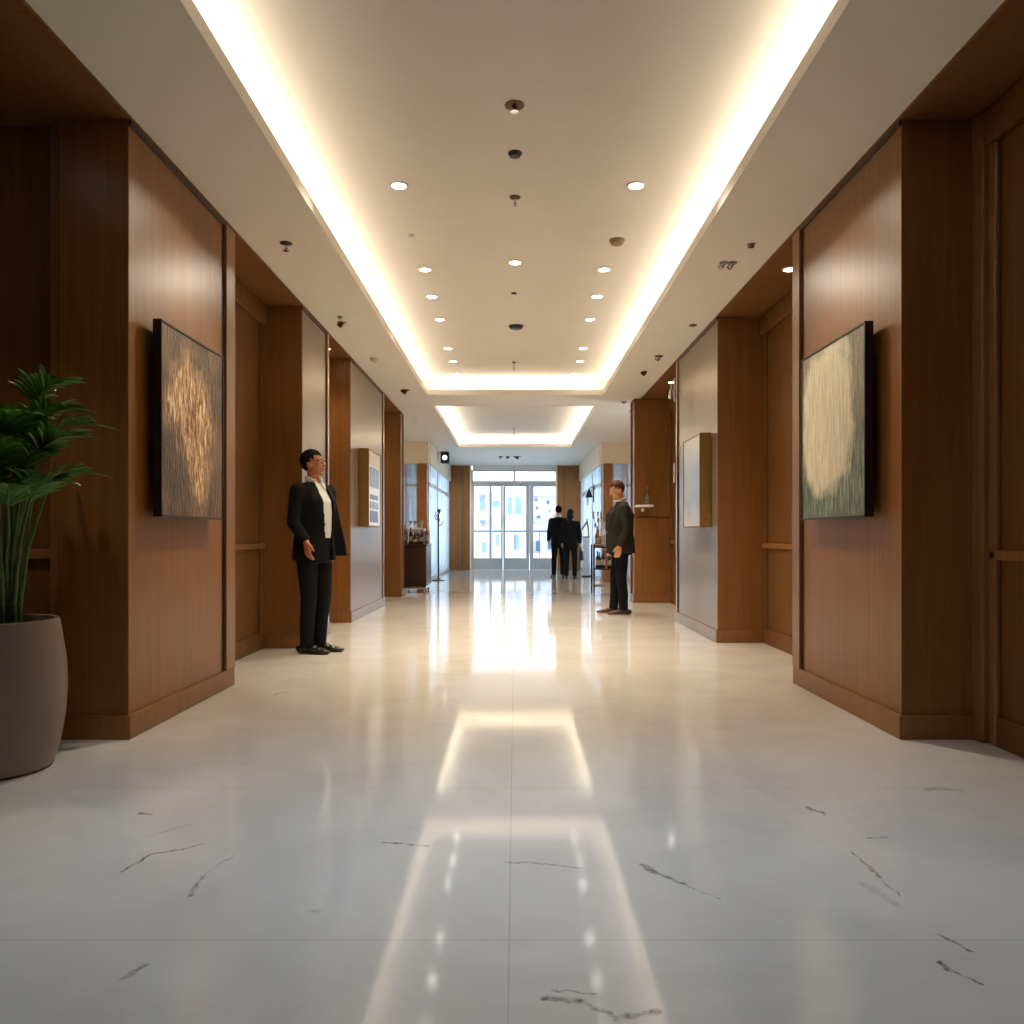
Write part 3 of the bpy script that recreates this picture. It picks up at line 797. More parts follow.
# ------------------------------------------------------------------ potted palm
PCX, PCY = -2.345, 3.60
palm = thing('potted_palm', 'green palm in a large taupe pot at the left front', 'plant', (PCX, PCY, 0))
M['pot'] = plain('taupe_glaze', srgb(128, 108, 94), .42, 0, .05, 6)
M['soil'] = plain('potting_soil', srgb(38, 28, 20), .9, 0, .3, 60)
M['stem'] = plain('palm_stem', srgb(74, 96, 44), .5, 0, .25, 25)
M['leaf'] = plain('palm_leaf', srgb(80, 126, 48), .32, 0, .35, 9, .5)
hp = .70
MB().lathe(0, 0, [(.20, 0), (.235, .012), (.262, .10), (.286, .24), (.293, .36), (.288, .48), (.272, .59), (.262, .655), (.258, .672), (.250, .676), (.242, .672), (.240, .65), (.24, .60), (.2, .58), (.02, .58)], 56).build('pot', M['pot'], palm, smooth=True)
MB().lathe(0, 0, [(.235, .60), (.238, .625), (.16, .638), (.02, .642)], 32).build('soil', M['soil'], palm, smooth=True)


def leaflet(mb, p, d, up, L, W):
    """a narrow folded blade starting at p, pointing along d and drooping"""
    d = d.normalized(); side = d.cross(up).normalized(); n = side.cross(d).normalized()
    rows = []
    K = 6
    q = p.copy(); dd = d.copy()
    for k in range(K + 1):
        u = k / K
        w = W * (math.sin(PI * min(1, .12 + u * .88)) ** .8) * (1 if k < K else .05)
        rows.append((q.copy(), w, n.copy()))
        dd = (dd + Vector((0, 0, -.20 * u))).normalized(); q = q + dd * (L / K)
    vs = []
    for (q, w, nn) in rows:
        vs += [q + side * w + nn * w * .35, q, q - side * w + nn * w * .35, q - nn * .0018]
    fs = []
    for k in range(K):
        a, b = 4 * k, 4 * (k + 1)
        fs += [(a, a + 1, b + 1, b), (a + 1, a + 2, b + 2, b + 1), (a, b, b + 3, a + 3), (a + 3, b + 3, b + 2, a + 2)]
    mb.add(vs, fs)


rp = random.Random(11)
# (azimuth, height of the crown, reach, droop)
fronds = [(.05, 1.66, .13, .10), (-.40, 1.32, .17, .08), (.55, 1.60, .16, .12), (-1.0, 1.52, .28, .14), (1.6, 1.66, .12, .10), (2.4, 1.58, .18, .12), (3.1, 1.45, .26, .14),
          (-2.0, 1.60, .28, .12), (-2.8, 1.66, .26, .10), (-.1, 1.52, .18, .10), (.5, 1.38, .14, .10), (-1.5, 1.36, .28, .12), (-.25, 1.76, .14, .06), (-.7, 1.60, .16, .08), (-1.2, 1.44, .20, .12), (-.9, 1.30, .16, .14), (-1.9, 1.48, .22, .12), (-2.4, 1.38, .24, .14), (-.5, 1.46, .12, .12), (-1.6, 1.58, .18, .10)]
for k, (az, zt, reach, dr) in enumerate(fronds):
    r0 = .02 + .035 * rp.random()
    b = Vector((math.cos(az) * r0 + .05, math.sin(az) * r0, .63))
    hd = Vector((math.cos(az), math.sin(az), 0))
    # stem rises steeply and bends outward at the top
    pts = []
    N = 9
    zc = zt - .12
    for i in range(N + 1):
        u = i / N
        pts.append(b + hd * (.09 * u ** 2.2 + .02 * u) + Vector((rp.uniform(-.004, .004), rp.uniform(-.004, .004), (zc - .63) * u)))
    MB().tube(pts, [.013 - .007 * i / N for i in range(N + 1)], 8).build('stem', M['stem'], palm, smooth=True)
    fm = MB()
    p = pts[-1].copy(); d = (pts[-1] - pts[-2]).normalized()
    rach = [p.copy()]
    S = 7
    for i in range(S):
        d = (d + hd * .20 + Vector((0, 0, -.085 - dr * .5 * i / S))).normalized()
        p = p + d * (reach * 1.25 / S); rach.append(p.copy())
    fm.tube(rach, [.006 - .004 * i / S for i in range(S + 1)], 6)
    for i in range(1, S + 1):
        dd = (rach[i] - rach[i - 1]).normalized()
        sd = dd.cross(Vector((0, 0, 1))).normalized()
        upv = sd.cross(dd).normalized()
        for sg in (-1, 1):
            for jj in (0, .5):
                pp = rach[i - 1].lerp(rach[i], jj)
                u = (i + jj) / S
                L = (.15 * math.sin(PI * (.25 + .62 * u)) + .03) * rp.uniform(.85, 1.12)
                leaflet(fm, pp, dd * (.55 + .5 * u) + sd * sg * (1 - .35 * u) + upv * rp.uniform(.1, .4), upv, L, .0125 * rp.uniform(.85, 1.2))
    leaflet(fm, rach[-1], d, Vector((0, 0, 1)).cross(hd).cross(d), .14, .012)
    fm.build('frond', M['leaf'], palm, smooth=True)

# ------------------------------------------------------------------ people
def remeshed(mb, voxel, smooth=3, name='m'):
    me = mb.mesh(name)
    o = bpy.data.objects.new('tmp', me); COL.objects.link(o)
    r = o.modifiers.new('r', 'REMESH'); r.mode = 'VOXEL'; r.voxel_size = voxel
    s = o.modifiers.new('s', 'SMOOTH'); s.iterations = smooth; s.factor = .5
    dg = bpy.context.evaluated_depsgraph_get(); dg.update()
    out = bpy.data.meshes.new_from_object(o.evaluated_get(dg))
    bpy.data.objects.remove(o); bpy.data.meshes.remove(me)
    out.name = name
    return out


def cut(me, keep):
    """keep only faces for which keep(center, normal) is true; returns a new mesh"""
    bm = bmesh.new(); bm.from_mesh(me)
    bad = [f for f in bm.faces if not keep(f.calc_center_median(), f.normal)]
    bmesh.ops.delete(bm, geom=bad, context='FACES')
    out = bpy.data.meshes.new(me.name); bm.to_mesh(out); bm.free()
    return out


def shell(me, thick, off=0.0):
    bm = bmesh.new(); bm.from_mesh(me)
    if off:
        bm.normal_update()
        for v in bm.verts: v.co += v.normal * off
    bmesh.ops.solidify(bm, geom=bm.faces[:], thickness=thick)
    out = bpy.data.meshes.new(me.name); bm.to_mesh(out); bm.free()
    return out


def hand(mb, w, d, n, s, curl=.45, k=1.0):
    """w wrist, d along the hand, n towards the palm side, s towards the thumb"""
    w, d, n, s = Vector(w), Vector(d).normalized(), Vector(n).normalized(), Vector(s).normalized()
    for o in (-.031, -.0105, .0105, .031):
        mb.cap(w + s * o * .55 + d * .005, w + d * .088 + s * o, .017, .0145, 10)
    for o, L in ((-.033, .062), (-.011, .076), (.011, .082), (.033, .072)):
        p = w + d * .088 + s * o; dd = d.copy()
        for j, fr in enumerate((.44, .32, .24)):
            dd = (dd * math.cos(curl) + n * math.sin(curl)).normalized() if j else (dd * math.cos(curl * .6) + n * math.sin(curl * .6)).normalized()
            q = p + dd * L * fr * 1.05
            mb.cap(p, q, .0095 - .0008 * j, .0090 - .0010 * j, 10); p = q
    p = w + d * .022 + s * .030
    q = p + (d * .7 + s * .6 + n * .35).normalized() * .042; mb.cap(p, q, .015, .0115, 10)
    r = q + (d * .92 + s * .12 + n * .35).normalized() * .034; mb.cap(q, r, .0112, .0088, 10)


def person(label, loc, az, skin, hair_m, jacket_m, trouser_m, shirt_m, shoe_m, arms, feet, head_yaw=0, head_pitch=0, opening=None,
           voxel=.006, jacket_len=.84, bulk=1.0, lean=0.0, scale=1.0, sole_m=None, long_hair=False, glasses=False, flap=False):
    """local frame: faces +X, left hand towards +Y"""
    o = thing('person', label, 'person', loc, az)
    o.scale = (scale,) * 3
    HR = Matrix.Translation((0, 0, 1.55)) @ Euler((0, head_pitch, head_yaw)).to_matrix().to_4x4() @ Matrix.Translation((0, 0, -1.55))
    HR3 = HR.to_3x3()
    hp = lambda x, y, z: HR @ Vector((x, y, z))
    B = bulk
    tors = [(.83, -.005, 0, .112 * B, .158), (.95, 0, 0, .118 * B, .158), (1.08, .008, 0, .120 * B, .150), (1.22, .004, 0, .122 * B, .165), (1.34, -.004, 0, .120 * B, .175),
            (1.42, -.012, 0, .098, .168), (1.475, -.016, 0, .07, .105), (1.51, -.016, 0, .058, .064)]
    # --- body: head, neck, torso, limbs and hands as one surface
    b = MB()
    b.loft(tors)
    b.cap((-.018, 0, 1.45), hp(-.004, 0, 1.60), .060, .056)
    b.ell(hp(-.006, 0, 1.700), (.098, .077, .102), HR3, 22, 16)
    b.ell(hp(.036, 0, 1.640), (.056, .060, .082), HR3, 18, 12)
    b.ell(hp(.020, 0, 1.600), (.060, .056, .036), HR3)
    b.ell(hp(.072, 0, 1.574), (.022, .028, .019), HR3)
    b.cap(hp(.088, 0, 1.686), hp(.112, 0, 1.650), .009, .0135)
    for s in (-1, 1):
        b.ell(hp(.104, s * .013, 1.645), (.011, .010, .009), HR3)
        b.ell(hp(.080, s * .031, 1.700), (.016, .026, .009), HR3)
        b.ell(hp(.066, s * .042, 1.655), (.022, .022, .018), HR3)
        b.ell(hp(-.006, s * .077, 1.662), (.022, .011, .033), HR3)
    b.ell(hp(.088, 0, 1.619), (.011, .026, .0065), HR3); b.ell(hp(.086, 0, 1.607), (.011, .022, .0075), HR3)
    for sd in ('R', 'L'):
        a = arms[sd]; s = -1 if sd == 'R' else 1
        b.cap((-.012, s * .10, 1.42), a['sh'], .055, .050); b.cap(a['sh'], a['el'], .048, .040); b.cap(a['el'], a['wr'], .038, .027)
        hand(b, a['wr'], a['d'], a['n'], a['s'], a.get('curl', .4))
        ft = Vector(feet[sd]['p']); kn = Vector(feet[sd]['k'])
        b.cap((0, s * .085, .88), kn, .080, .055); b.cap(kn, ft + Vector((0, 0, .09)), .052, .038)
        fd = Vector((math.cos(feet[sd]['a']), math.sin(feet[sd]['a']), 0))
        b.cap(ft + Vector((0, 0, .045)) - fd * .03, ft + fd * .13 + Vector((0, 0, .030)), .030, .016)
    me = remeshed(b, voxel, 4, 'body')
    body = link('body', me, skin, o, True)
    # --- eyes
    for s in (-1, 1):
        MB().ell(hp(.0845, s * .031, 1.683), (.0105, .0125, .0085), HR3, 12, 8).build('eye', M['eye_white'], o, smooth=True)
        MB().ell(hp(.0925, s * .031, 1.683), (.0035, .0055, .0055), HR3, 10, 6).build('iris', M['iris'], o, smooth=True)
        MB().cap(hp(.090, s * .016, 1.704), hp(.078, s * .048, 1.706), .0042, .0035).build('eyebrow', hair_m, o, smooth=True)
    MB().ell(hp(.0945, 0, 1.613), (.0055, .021, .0065), HR3, 14, 8).build('lips', M['lips'], o, smooth=True)
    if glasses:
        g = MB()
        for s in (-1, 1):
            c0 = Vector((.103, s * .032, 1.684))
            ring = [hp(*(c0 + Vector((-.004 * abs(math.sin(t)), .022 * math.cos(t), .016 * math.sin(t))))) for t in [2 * PI * i / 14 for i in range(15)]]
            g.tube(ring, .0022, 6)
            g.tube([hp(.100, s * .054, 1.688), hp(.05, s * .077, 1.69), hp(-.008, s * .083, 1.685)], .0020, 6)
        g.tube([hp(.106, -.011, 1.688), hp(.108, .011, 1.688)], .002, 6)
        g.build('spectacles', M['black'], o, smooth=True)
    # --- hair
    h = MB().ell((-.008, 0, 1.706), (.105, .085, .104), None, 34, 24)
    if long_hair: h.ell((-.05, 0, 1.62), (.06, .088, .13), None, 26, 18)
    hm = remeshed(h, .006, 2, 'hair')
    def hk(c, n):
        front = 1.748 - .010 * math.cos(c.y * 40)
        if c.x > .045: return c.z > front - max(0, .09 - c.x) * .2
        if c.x > .012: return c.z > 1.700 - (.045 - c.x) * -.9
        return c.z > (1.60 if not long_hair else 1.42) + max(0, c.x + .07) * .75
    hm = shell(cut(hm, hk), .004); hm.transform(HR)
    link('hair', hm, hair_m, o, True)
    # --- shirt
    sh = MB().loft([(z, x, y, rx + .014, ry + .014) for z, x, y, rx, ry in tors if z > .9])
    link('shirt', cut(remeshed(sh, .009, 2, 'shirt'), lambda c, n: c.z < 1.50), shirt_m, o, True)
    cl = MB()
    for rr, dz in ((.066, 0.0),):
        ring = []
        for i in range(25):
            t = math.radians(24) + (2 * PI - math.radians(48)) * i / 24
            ring.append((-.010 + .070 * math.cos(t), .066 * math.sin(t), 1.535 - .030 * max(0, math.cos(t)) + .012 * max(0, -math.cos(t))))
        for z in (0, .014, .026): cl.tube([(x, y, zq + z - .012) for x, y, zq in ring], .009, 8)
        for s in (-1, 1): cl.add([(.056, s * .026, 1.515), (.066, s * .060, 1.505), (.094, s * .050, 1.440), (.085, s * .024, 1.475), (.050, s * .026, 1.51), (.058, s * .060, 1.498), (.086, s * .050, 1.434), (.078, s * .024, 1.468)],
                                 [(0, 1, 2, 3), (7, 6, 5, 4), (0, 4, 5, 1), (1, 5, 6, 2), (2, 6, 7, 3), (3, 7, 4, 0)])
    cl.build('shirt_collar', shirt_m, o, smooth=True)
    # --- jacket
    j = MB()
    flare = [(jacket_len - .02, -.006, 0, .150 * B, .196), (.93, -.002, 0, .148 * B, .190), (1.00, .0, 0, .146 * B, .184)]
    j.loft(flare + [(z, x, y, rx + .026, ry + .026) for z, x, y, rx, ry in tors if z > 1.05])
    for sd in ('R', 'L'):
        a = arms[sd]; s = -1 if sd == 'R' else 1
        sh_, el, wr = Vector(a['sh']), Vector(a['el']), Vector(a['wr'])
        j.cap((-.014, s * .11, 1.425), sh_, .070, .071); j.cap(sh_, sh_.lerp(el, .5), .070, .064); j.cap(sh_.lerp(el, .5), el, .064, .057)
        j.cap(el, el.lerp(wr, .5), .057, .051); j.tube([el.lerp(wr, .5), wr.lerp(el, .02)], [.051, .045], 16)
    jm = remeshed(j, .009, 4, 'jacket')
    op = opening or (lambda z: .03)
    def jk(c, n):
        if c.z > 1.515: return False
        if c.z < jacket_len - .012 and n.z < -.5 and abs(c.y) < .17 and abs(c.x) < .13: return False
        return not (c.x > .03 and abs(c.y) < op(c.z))
    jc = cut(jm, jk)
    link('jacket', shell(jc, .008), jacket_m, o, True)
    def lk(c, n):
        if not (1.12 < c.z < 1.50 and c.x > .0 and n.x > -.25): return False
        wd = .075 * min(1, (c.z - 1.12) / .16) + .012 if c.z < 1.36 else .075
        return op(c.z) <= abs(c.y) < op(c.z) + wd and abs(c.y) < .15
    if flap:      # the free front edge of the unbuttoned jacket swings out
        rows = [(1.36, .135, .075, .125, .120), (1.22, .160, .070, .185, .105), (1.08, .168, .075, .222, .115), (.96, .165, .085, .235, .135), (.86, .160, .100, .225, .160)]
        vs, fs = [], []
        for z, xa, ya, xb, yb in rows:
            vs += [(xa, ya, z), (xb, yb, z), (xb - .004, yb + .014, z), (xa - .006, ya + .040, z)]
        for k in range(len(rows) - 1):
            a, b2 = 4 * k, 4 * k + 4
            for i in range(4): fs.append((a + i, a + (i + 1) % 4, b2 + (i + 1) % 4, b2 + i))
        fs += [(0, 3, 2, 1), (16, 17, 18, 19)]
        MB().add(vs, fs).build('jacket_front', jacket_m, o, smooth=True)
    lm = cut(jm, lk)
    for s in (-1, 1):
        half = cut(lm, lambda c, n, s=s: c.y * s > 0)
        if len(half.polygons): link('lapel', shell(half, .006, .009), jacket_m, o, True)
    # --- trousers
    t = MB()
    t.loft([(.80, -.005, 0, .118 * B, .165), (.92, -.002, 0, .128 * B, .172), (1.02, .004, 0, .136 * B, .166)])
    for sd in ('R', 'L'):
        s = -1 if sd == 'R' else 1
        ft, kn = Vector(feet[sd]['p']), Vector(feet[sd]['k'])
        hipp = Vector((-.004, s * .088, .87))
        t.cap(hipp, hipp.lerp(kn, .5), .098, .085); t.cap(hipp.lerp(kn, .5), kn, .085, .072); t.cap(kn, kn.lerp(ft, .5) + Vector((-.008, 0, .03)), .072, .066)
        t.tube([kn.lerp(ft, .5) + Vector((-.008, 0, .03)), ft + Vector((.005, 0, .065))], [.066, .060], 18)
    link('trousers', remeshed(t, .009, 3, 'trousers'), trouser_m, o, True)
    # --- shoes
    for sd in ('R', 'L'):
        ft = Vector(feet[sd]['p']); a = feet[sd]['a']; R = Matrix.Rotation(a, 3, 'Z')
        q = MB()
        for (x, w, hh) in ((-.065, .036, .060), (-.03, .040, .075), (.02, .040, .085), (.07, .043, .066), (.12, .045, .048), (.165, .040, .036), (.195, .028, .026)):
            q.ell(ft + R @ Vector((x, 0, hh * .5 + .010)), (.045, w, hh * .5 + .004), R, 14, 10)
        so = link('shoe', remeshed(q, .007, 3, 'shoe'), shoe_m, o, True)
        sl = MB(); outl = []
        for i in range(26):
            t_ = 2 * PI * i / 26
            x = .066 + .148 * math.cos(t_); w = .044 * math.sin(t_) * (1.0 + .10 * math.cos(t_))
            p = ft + R @ Vector((x, w, 0)); outl.append((p.x, p.y))
        sl.prism(outl, 'z', .0, .016); sl.build('sole', sole_m or M['black'], so)
    return o


def fabric(name, c, rough=.85):
    t = NT(name)
    w = t.noise(220, 2, .6, t.coord((1, 1, .4))).outputs['Fac']; f = t.noise(7, 3, .6, t.coord()).outputs['Fac']
    a = tuple(x * .8 for x in c[:3]) + (1,); b = tuple(x * 1.2 for x in c[:3]) + (1,)
    t.link(t.ramp(t.math('ADD', t.math('MULTIPLY', w, .5), t.math('MULTIPLY', f, .5)), [(.35, a), (.65, b)]), t.p.inputs['Base Color'])
    t.p.inputs['Roughness'].default_value = rough; t.p.inputs['Specular IOR Level'].default_value = .2
    t.bump(f, .25, .02)
    return t.m


M['eye_white'] = plain('eye_white', srgb(225, 220, 212), .2)
M['iris'] = plain('dark_iris', srgb(40, 26, 18), .2)
M['lips'] = plain('lips', srgb(150, 88, 74), .5)
M['skin_warm'] = plain('tan_skin', srgb(188, 124, 90), .5, 0, .08, 12)
M['skin_light'] = plain('light_skin', srgb(206, 150, 116), .5, 0, .08, 12)
M['hair_black'] = plain('black_hair', srgb(20, 15, 12), .7, 0, .3, 60, .15)
M['hair_brown'] = plain('brown_hair', srgb(70, 42, 24), .65, 0, .3, 60, .2)
M['navy_suit'] = fabric('navy_suit_cloth', srgb(17, 16, 21))
M['navy_trousers'] = fabric('navy_trouser_cloth', srgb(16, 17, 25))
M['charcoal'] = fabric('charcoal_jacket_cloth', srgb(48, 46, 42))
M['black_suit'] = fabric('black_suit_cloth', srgb(17, 17, 21))
M['shirt'] = fabric('white_shirt_cloth', srgb(226, 226, 224), .7)
M['shoe_black'] = plain('black_leather', srgb(30, 22, 18), .3, 0, .1)
M['shoe_brown'] = plain('brown_suede', srgb(70, 50, 34), .5, 0, .15)
M['sole_tan'] = plain('tan_sole', srgb(150, 128, 100), .6)

R_ = math.radians


def arms_hanging(fwd=0.0, out=.0, curl=.45):
    A = {}
    for sd, s in (('R', -1), ('L', 1)):
        A[sd] = dict(sh=(-.012, s * .185, 1.425), el=(-.045 + fwd * .3, s * (.235 + out), 1.14), wr=(.045 + fwd, s * (.225 + out), .925),
                     d=(.12, 0, -1), n=(0, -s, 0), s=(1, 0, -.05), curl=curl)
    return A


# the man on the left: suit jacket open over a white shirt, turned to the doors
A1 = arms_hanging(.02, .0, .45)
A1['L'].update(el=(-.05, .235, 1.15), wr=(.045, .165, .955), d=(.12, -.1, -1))
A1['R'].update(el=(.0, -.245, 1.15), wr=(.135, -.225, .985), d=(.16, .02, -1), n=(.1, 1, 0), s=(1, -.2, 0))
man1 = person('man in navy suit and open white shirt standing in profile before the second left pillar', (PX(314, 7.18), 7.20, 0), R_(-32),
              M['skin_warm'], M['hair_black'], M['navy_suit'], M['navy_trousers'], M['shirt'], M['shoe_black'], A1,
              {'R': dict(p=(-.02, -.075, 0), k=(.02, -.085, .50), a=R_(14)), 'L': dict(p=(-.02, .070, 0), k=(.03, .08, .50), a=R_(26))},
              head_yaw=R_(24), head_pitch=R_(-8), bulk=1.22, scale=1.015, flap=True,
              opening=lambda z: .038 + .018 * max(0, min(1, (z - 1.0) / .2)) + .03 * max(0, (1.0 - z) / .16), glasses=True)
# the man on the right: charcoal jacket, turned to the left, looking down
A2 = {'L': dict(sh=(-.012, .185, 1.42), el=(-.045, .225, 1.14), wr=(.055, .205, .91), d=(.2, -.1, -1), n=(.0, -1, .0), s=(1, 0, .2), curl=.5),
      'R': dict(sh=(-.012, -.185, 1.42), el=(-.03, -.225, 1.14), wr=(.09, -.19, .92), d=(.25, .1, -1), n=(0, 1, 0), s=(1, 0, .2), curl=.5)}
man2 = person('man in charcoal jacket and navy trousers standing beside the drinks cart, head bowed', (1.415, 10.75, 0), R_(184),
              M['skin_light'], M['hair_brown'], M['charcoal'], M['navy_trousers'], M['shirt'], M['shoe_brown'], A2,
              {'R': dict(p=(.07, -.10, 0), k=(.05, -.10, .50), a=R_(-10)), 'L': dict(p=(-.03, .095, 0), k=(.01, .10, .50), a=R_(8))},
              head_yaw=R_(10), head_pitch=R_(20), bulk=1.30, sole_m=M['sole_tan'],
              opening=lambda z: .03 + .02 * max(0, min(1, (z - 1.0) / .3)))
# the two dark figures near the doors, seen from behind
FT = {'R': dict(p=(-.0, -.11, 0), k=(.03, -.105, .50), a=R_(-8)), 'L': dict(p=(.04, .11, 0), k=(.04, .105, .50), a=R_(10))}
AB = arms_hanging(.05, .01)
p3 = person('person in black suit seen from behind, next to the entrance door glass', (PX(558.5, 20.3), 20.3, 0), R_(97),
            M['skin_light'], M['hair_black'], M['black_suit'], M['black_suit'], M['shirt'], M['shoe_black'], AB, FT, head_yaw=R_(8), voxel=.009, jacket_len=.80, scale=1.01)
p4 = person('person in black suit holding a navy bag, in front of the wood panel', (PX(570.5, 19.7), 19.7, 0), R_(80),
            M['skin_light'], M['hair_black'], M['black_suit'], M['black_suit'], M['shirt'], M['shoe_black'], arms_hanging(.05, .01), FT, head_yaw=R_(-6), voxel=.009, jacket_len=.80, scale=.95, long_hair=True)
# navy bag held by the right hand of the second figure
Rz = Matrix.Rotation(R_(80), 3, 'Z')
wr = Vector((PX(570.5, 19.7), 19.7, 0)) + (Rz @ Vector((.10, -.235, .925))) * .95
hx, hy, hz = wr.x + .03, wr.y, wr.z - .10
M['navy_bag'] = plain('navy_leather', srgb(28, 34, 56), .45, 0, .1)
bag = thing('handbag', 'navy handbag hanging from the hand of the black suited person', 'bag', (hx, hy, hz - .33))
MB().loft([(0, 0, 0, .055, .13), (.02, 0, 0, .065, .145), (.12, 0, 0, .06, .15), (.22, 0, 0, .045, .14), (.235, 0, 0, .035, .13)], 24).build('bag_body', M['navy_bag'], bag, smooth=True)
MB().tube([(0, -.08, .22), (0, -.07, .29), (0, -.03, .335), (0, .03, .335), (0, .07, .29), (0, .08, .22)], .008, 8).build('bag_handle', M['navy_bag'], bag, smooth=True)

# ------------------------------------------------------------------ dark rolling counter on the left with barware
CYc = 15.0
x0, x1 = PX(403, CYc), PX(428, CYc)
ccx = (x0 + x1) / 2
M['counter'] = wood('counter_veneer', srgb(50, 32, 24), srgb(72, 46, 34), .35)
cnt = thing('rolling_counter', 'dark wood counter with pale base plate beside the left end pillar', 'counter', (ccx, 15.16, 0))
hw = (x1 - x0) / 2
MB().box(-hw, hw, -.44, .44, .12, .86).build('counter_body', M['counter'], cnt, bevel=.03)
MB().box(-hw - .01, hw + .01, -.45, .45, .86, .90).build('worktop', M['wood_dark'], cnt, bevel=.008)
MB().box(-hw + .01, hw - .01, -.44, .44, .075, .12).build('base_plate', M['chrome'], cnt, bevel=.015)
for a in (-1, 1):
    for b in (-1, 1):
        ca = MB().lathe(0, 0, [(.016, .035), (.016, .075)], 12).build('caster', M['chrome'], cnt); ca.location = (a * (hw - .05), b * .38, 0)
        w = MB().lathe(0, 0, [(.034, -.014), (.037, 0), (.034, .014)], 18).build('wheel', M['grey'], ca, smooth=True)
        w.rotation_euler = (0, PI / 2, 0); w.location = (0, 0, .0375)
TOP = .90
mc = thing('coffee_machine', 'chrome coffee machine on the dark rolling counter', 'coffee machine', (PX(416.5, 15.2), 15.25, TOP))
MB().box(-.15, .15, -.02, .17, 0, .24).build('machine_body', M['chrome'], mc, bevel=.02)
MB().box(-.16, .16, -.17, .18, .24, .30).build('cup_tray', M['white'], mc, bevel=.012)
MB().box(-.14, .14, -.17, -.02, 0, .035).build('drip_tray', M['black'], mc, bevel=.006)
for xx in (-.07, .07):
    g = MB().lathe(0, 0, [(.032, .18), (.036, .20), (.036, .24)], 18).build('brew_head', M['chrome'], mc, smooth=True); g.location = (xx, -.09, 0)
    MB().tube([(0, -.02, .19), (0, -.13, .175)], [.008, .012], 10).build('handle', M['black'], g, smooth=True)
MB().tube([(.13, -.10, .23), (.135, -.13, .14), (.14, -.14, .06)], .005, 8).build('steam_wand', M['chrome'], mc, smooth=True)

M['glass_solid'] = pane_glass('thin_barware_glass', (.95, .97, .97, 1), 1.8)
M['amber'] = plain('amber_liquor', srgb(150, 84, 30), .08, 0, .1, 8)
M['bottle_dark'] = plain('dark_bottle_glass', srgb(24, 22, 18), .06, 0, .1, 8)
M['bottle_clear'] = plain('frosty_bottle', srgb(196, 190, 180), .1, 0, .1, 8)
M['label'] = plain('paper_label', srgb(160, 146, 122), .6)
M['cork'] = plain('bottle_cap', srgb(150, 120, 70), .35, .6)


def bottle(loc, label, mat, group, h=.30, r=.038):
    o = thing('bottle', label, 'bottle', loc, 0, group)
    MB().lathe(0, 0, [(r * .9, 0), (r, .008), (r, h * .58), (r * .8, h * .68), (r * .38, h * .76), (r * .34, h * .93), (r * .42, h * .935), (r * .42, h * .95)], 20).build('bottle_body', mat, o, smooth=True)
    MB().lathe(0, 0, [(r * 1.02, h * .18), (r * 1.02, h * .48)], 20).build('paper_label', M['label'], o, smooth=True)
    MB().lathe(0, 0, [(r * .40, h * .95), (r * .40, h), (r * .3, h * 1.005)], 14).build('cap', M['cork'], o, smooth=True)
    return o


def wineglass(loc, label, group, h=.2, r=.036):
    o = thing('wine_glass', label, 'glass', loc, 0, group)
    MB().lathe(0, 0, [(r * .9, 0), (r * .85, .004), (.006, .012), (.005, h * .42), (.012, h * .47), (r * .8, h * .6), (r, h * .75), (r * .85, h), (r * .8, h), (r * .93, h * .75), (r * .72, h * .61), (.005, h * .5)], 18).build('glass_bowl', M['chrome_glass'], o, smooth=True)
    return o


t = NT('barware_crystal'); t.p.inputs['Base Color'].default_value = srgb(225, 225, 225); t.p.inputs['Roughness'].default_value = .03
t.p.inputs['Transmission Weight'].default_value = .85; t.p.inputs['IOR'].default_value = 1.35
M['chrome_glass'] = t.m
GB = 'bottles on the rolling counter'
bottle((PX(405, 15.1), 15.10, TOP), 'amber bottle at the pillar end of the rolling counter', M['amber'], GB, .36, .036)
bottle((PX(405.5, 15.3), 15.38, TOP), 'pale bottle behind the amber one on the rolling counter', M['bottle_clear'], GB, .42, .036)
bottle((PX(427, 15.15), 15.12, TOP), 'amber bottle at the glass end of the rolling counter', M['amber'], GB, .34, .036)
bottle((PX(427.3, 15.4), 15.50, TOP), 'tall pale bottle at the glass end of the rolling counter', M['bottle_clear'], GB, .46, .036)
bottle((PX(411, 14.85), 14.80, TOP), 'dark bottle at the front of the rolling counter, nearer the pillar', M['bottle_dark'], GB, .30, .034)
bottle((PX(415.5, 14.85), 14.78, TOP), 'short dark bottle at the front middle of the rolling counter', M['bottle_dark'], GB, .20, .036)
bottle((PX(422, 14.85), 14.80, TOP), 'dark bottle at the front of the rolling counter, nearer the glass', M['bottle_dark'], GB, .27, .034)
GG = 'stemmed glasses on the coffee machine'
for i, px in enumerate((411, 414.5, 418, 421.5)):
    wineglass((PX(px, 15.25), 15.25 + (.06 if i % 2 else -.05), TOP + .30), 'stemmed glass on the coffee machine, %s from the pillar' % ('first', 'second', 'third', 'fourth')[i], GG, .14, .028)

# black stand put in place of a dark reflection in the left glass
bs = thing('reflection_stand', 'slim black branching stand in place of a reflection in the left glass partition', 'stand', (PX(438.5, 18.9), 18.9, 0))
MB().lathe(0, 0, [(.15, 0), (.15, .012), (.03, .03), (.018, .06)], 24).build('base', M['black'], bs, smooth=True)
MB().tube([(0, 0, .04), (0, 0, 1.62)], .016, 10).build('pole', M['black'], bs, smooth=True)
for k in range(5):
    a = 2 * PI * k / 5 + .2; z = 1.30 + .07 * k
    MB().tube([(0, 0, z), (.06 * math.cos(a), .06 * math.sin(a), z + .01), (.11 * math.cos(a), .11 * math.sin(a), z + .07), (.10 * math.cos(a), .10 * math.sin(a), z + .10)], [.012, .011, .010, .016], 8).build('arm', M['black'], bs, smooth=True)
MB().ell((0, 0, 1.65), (.035, .035, .04)).build('finial', M['black'], bs, smooth=True)

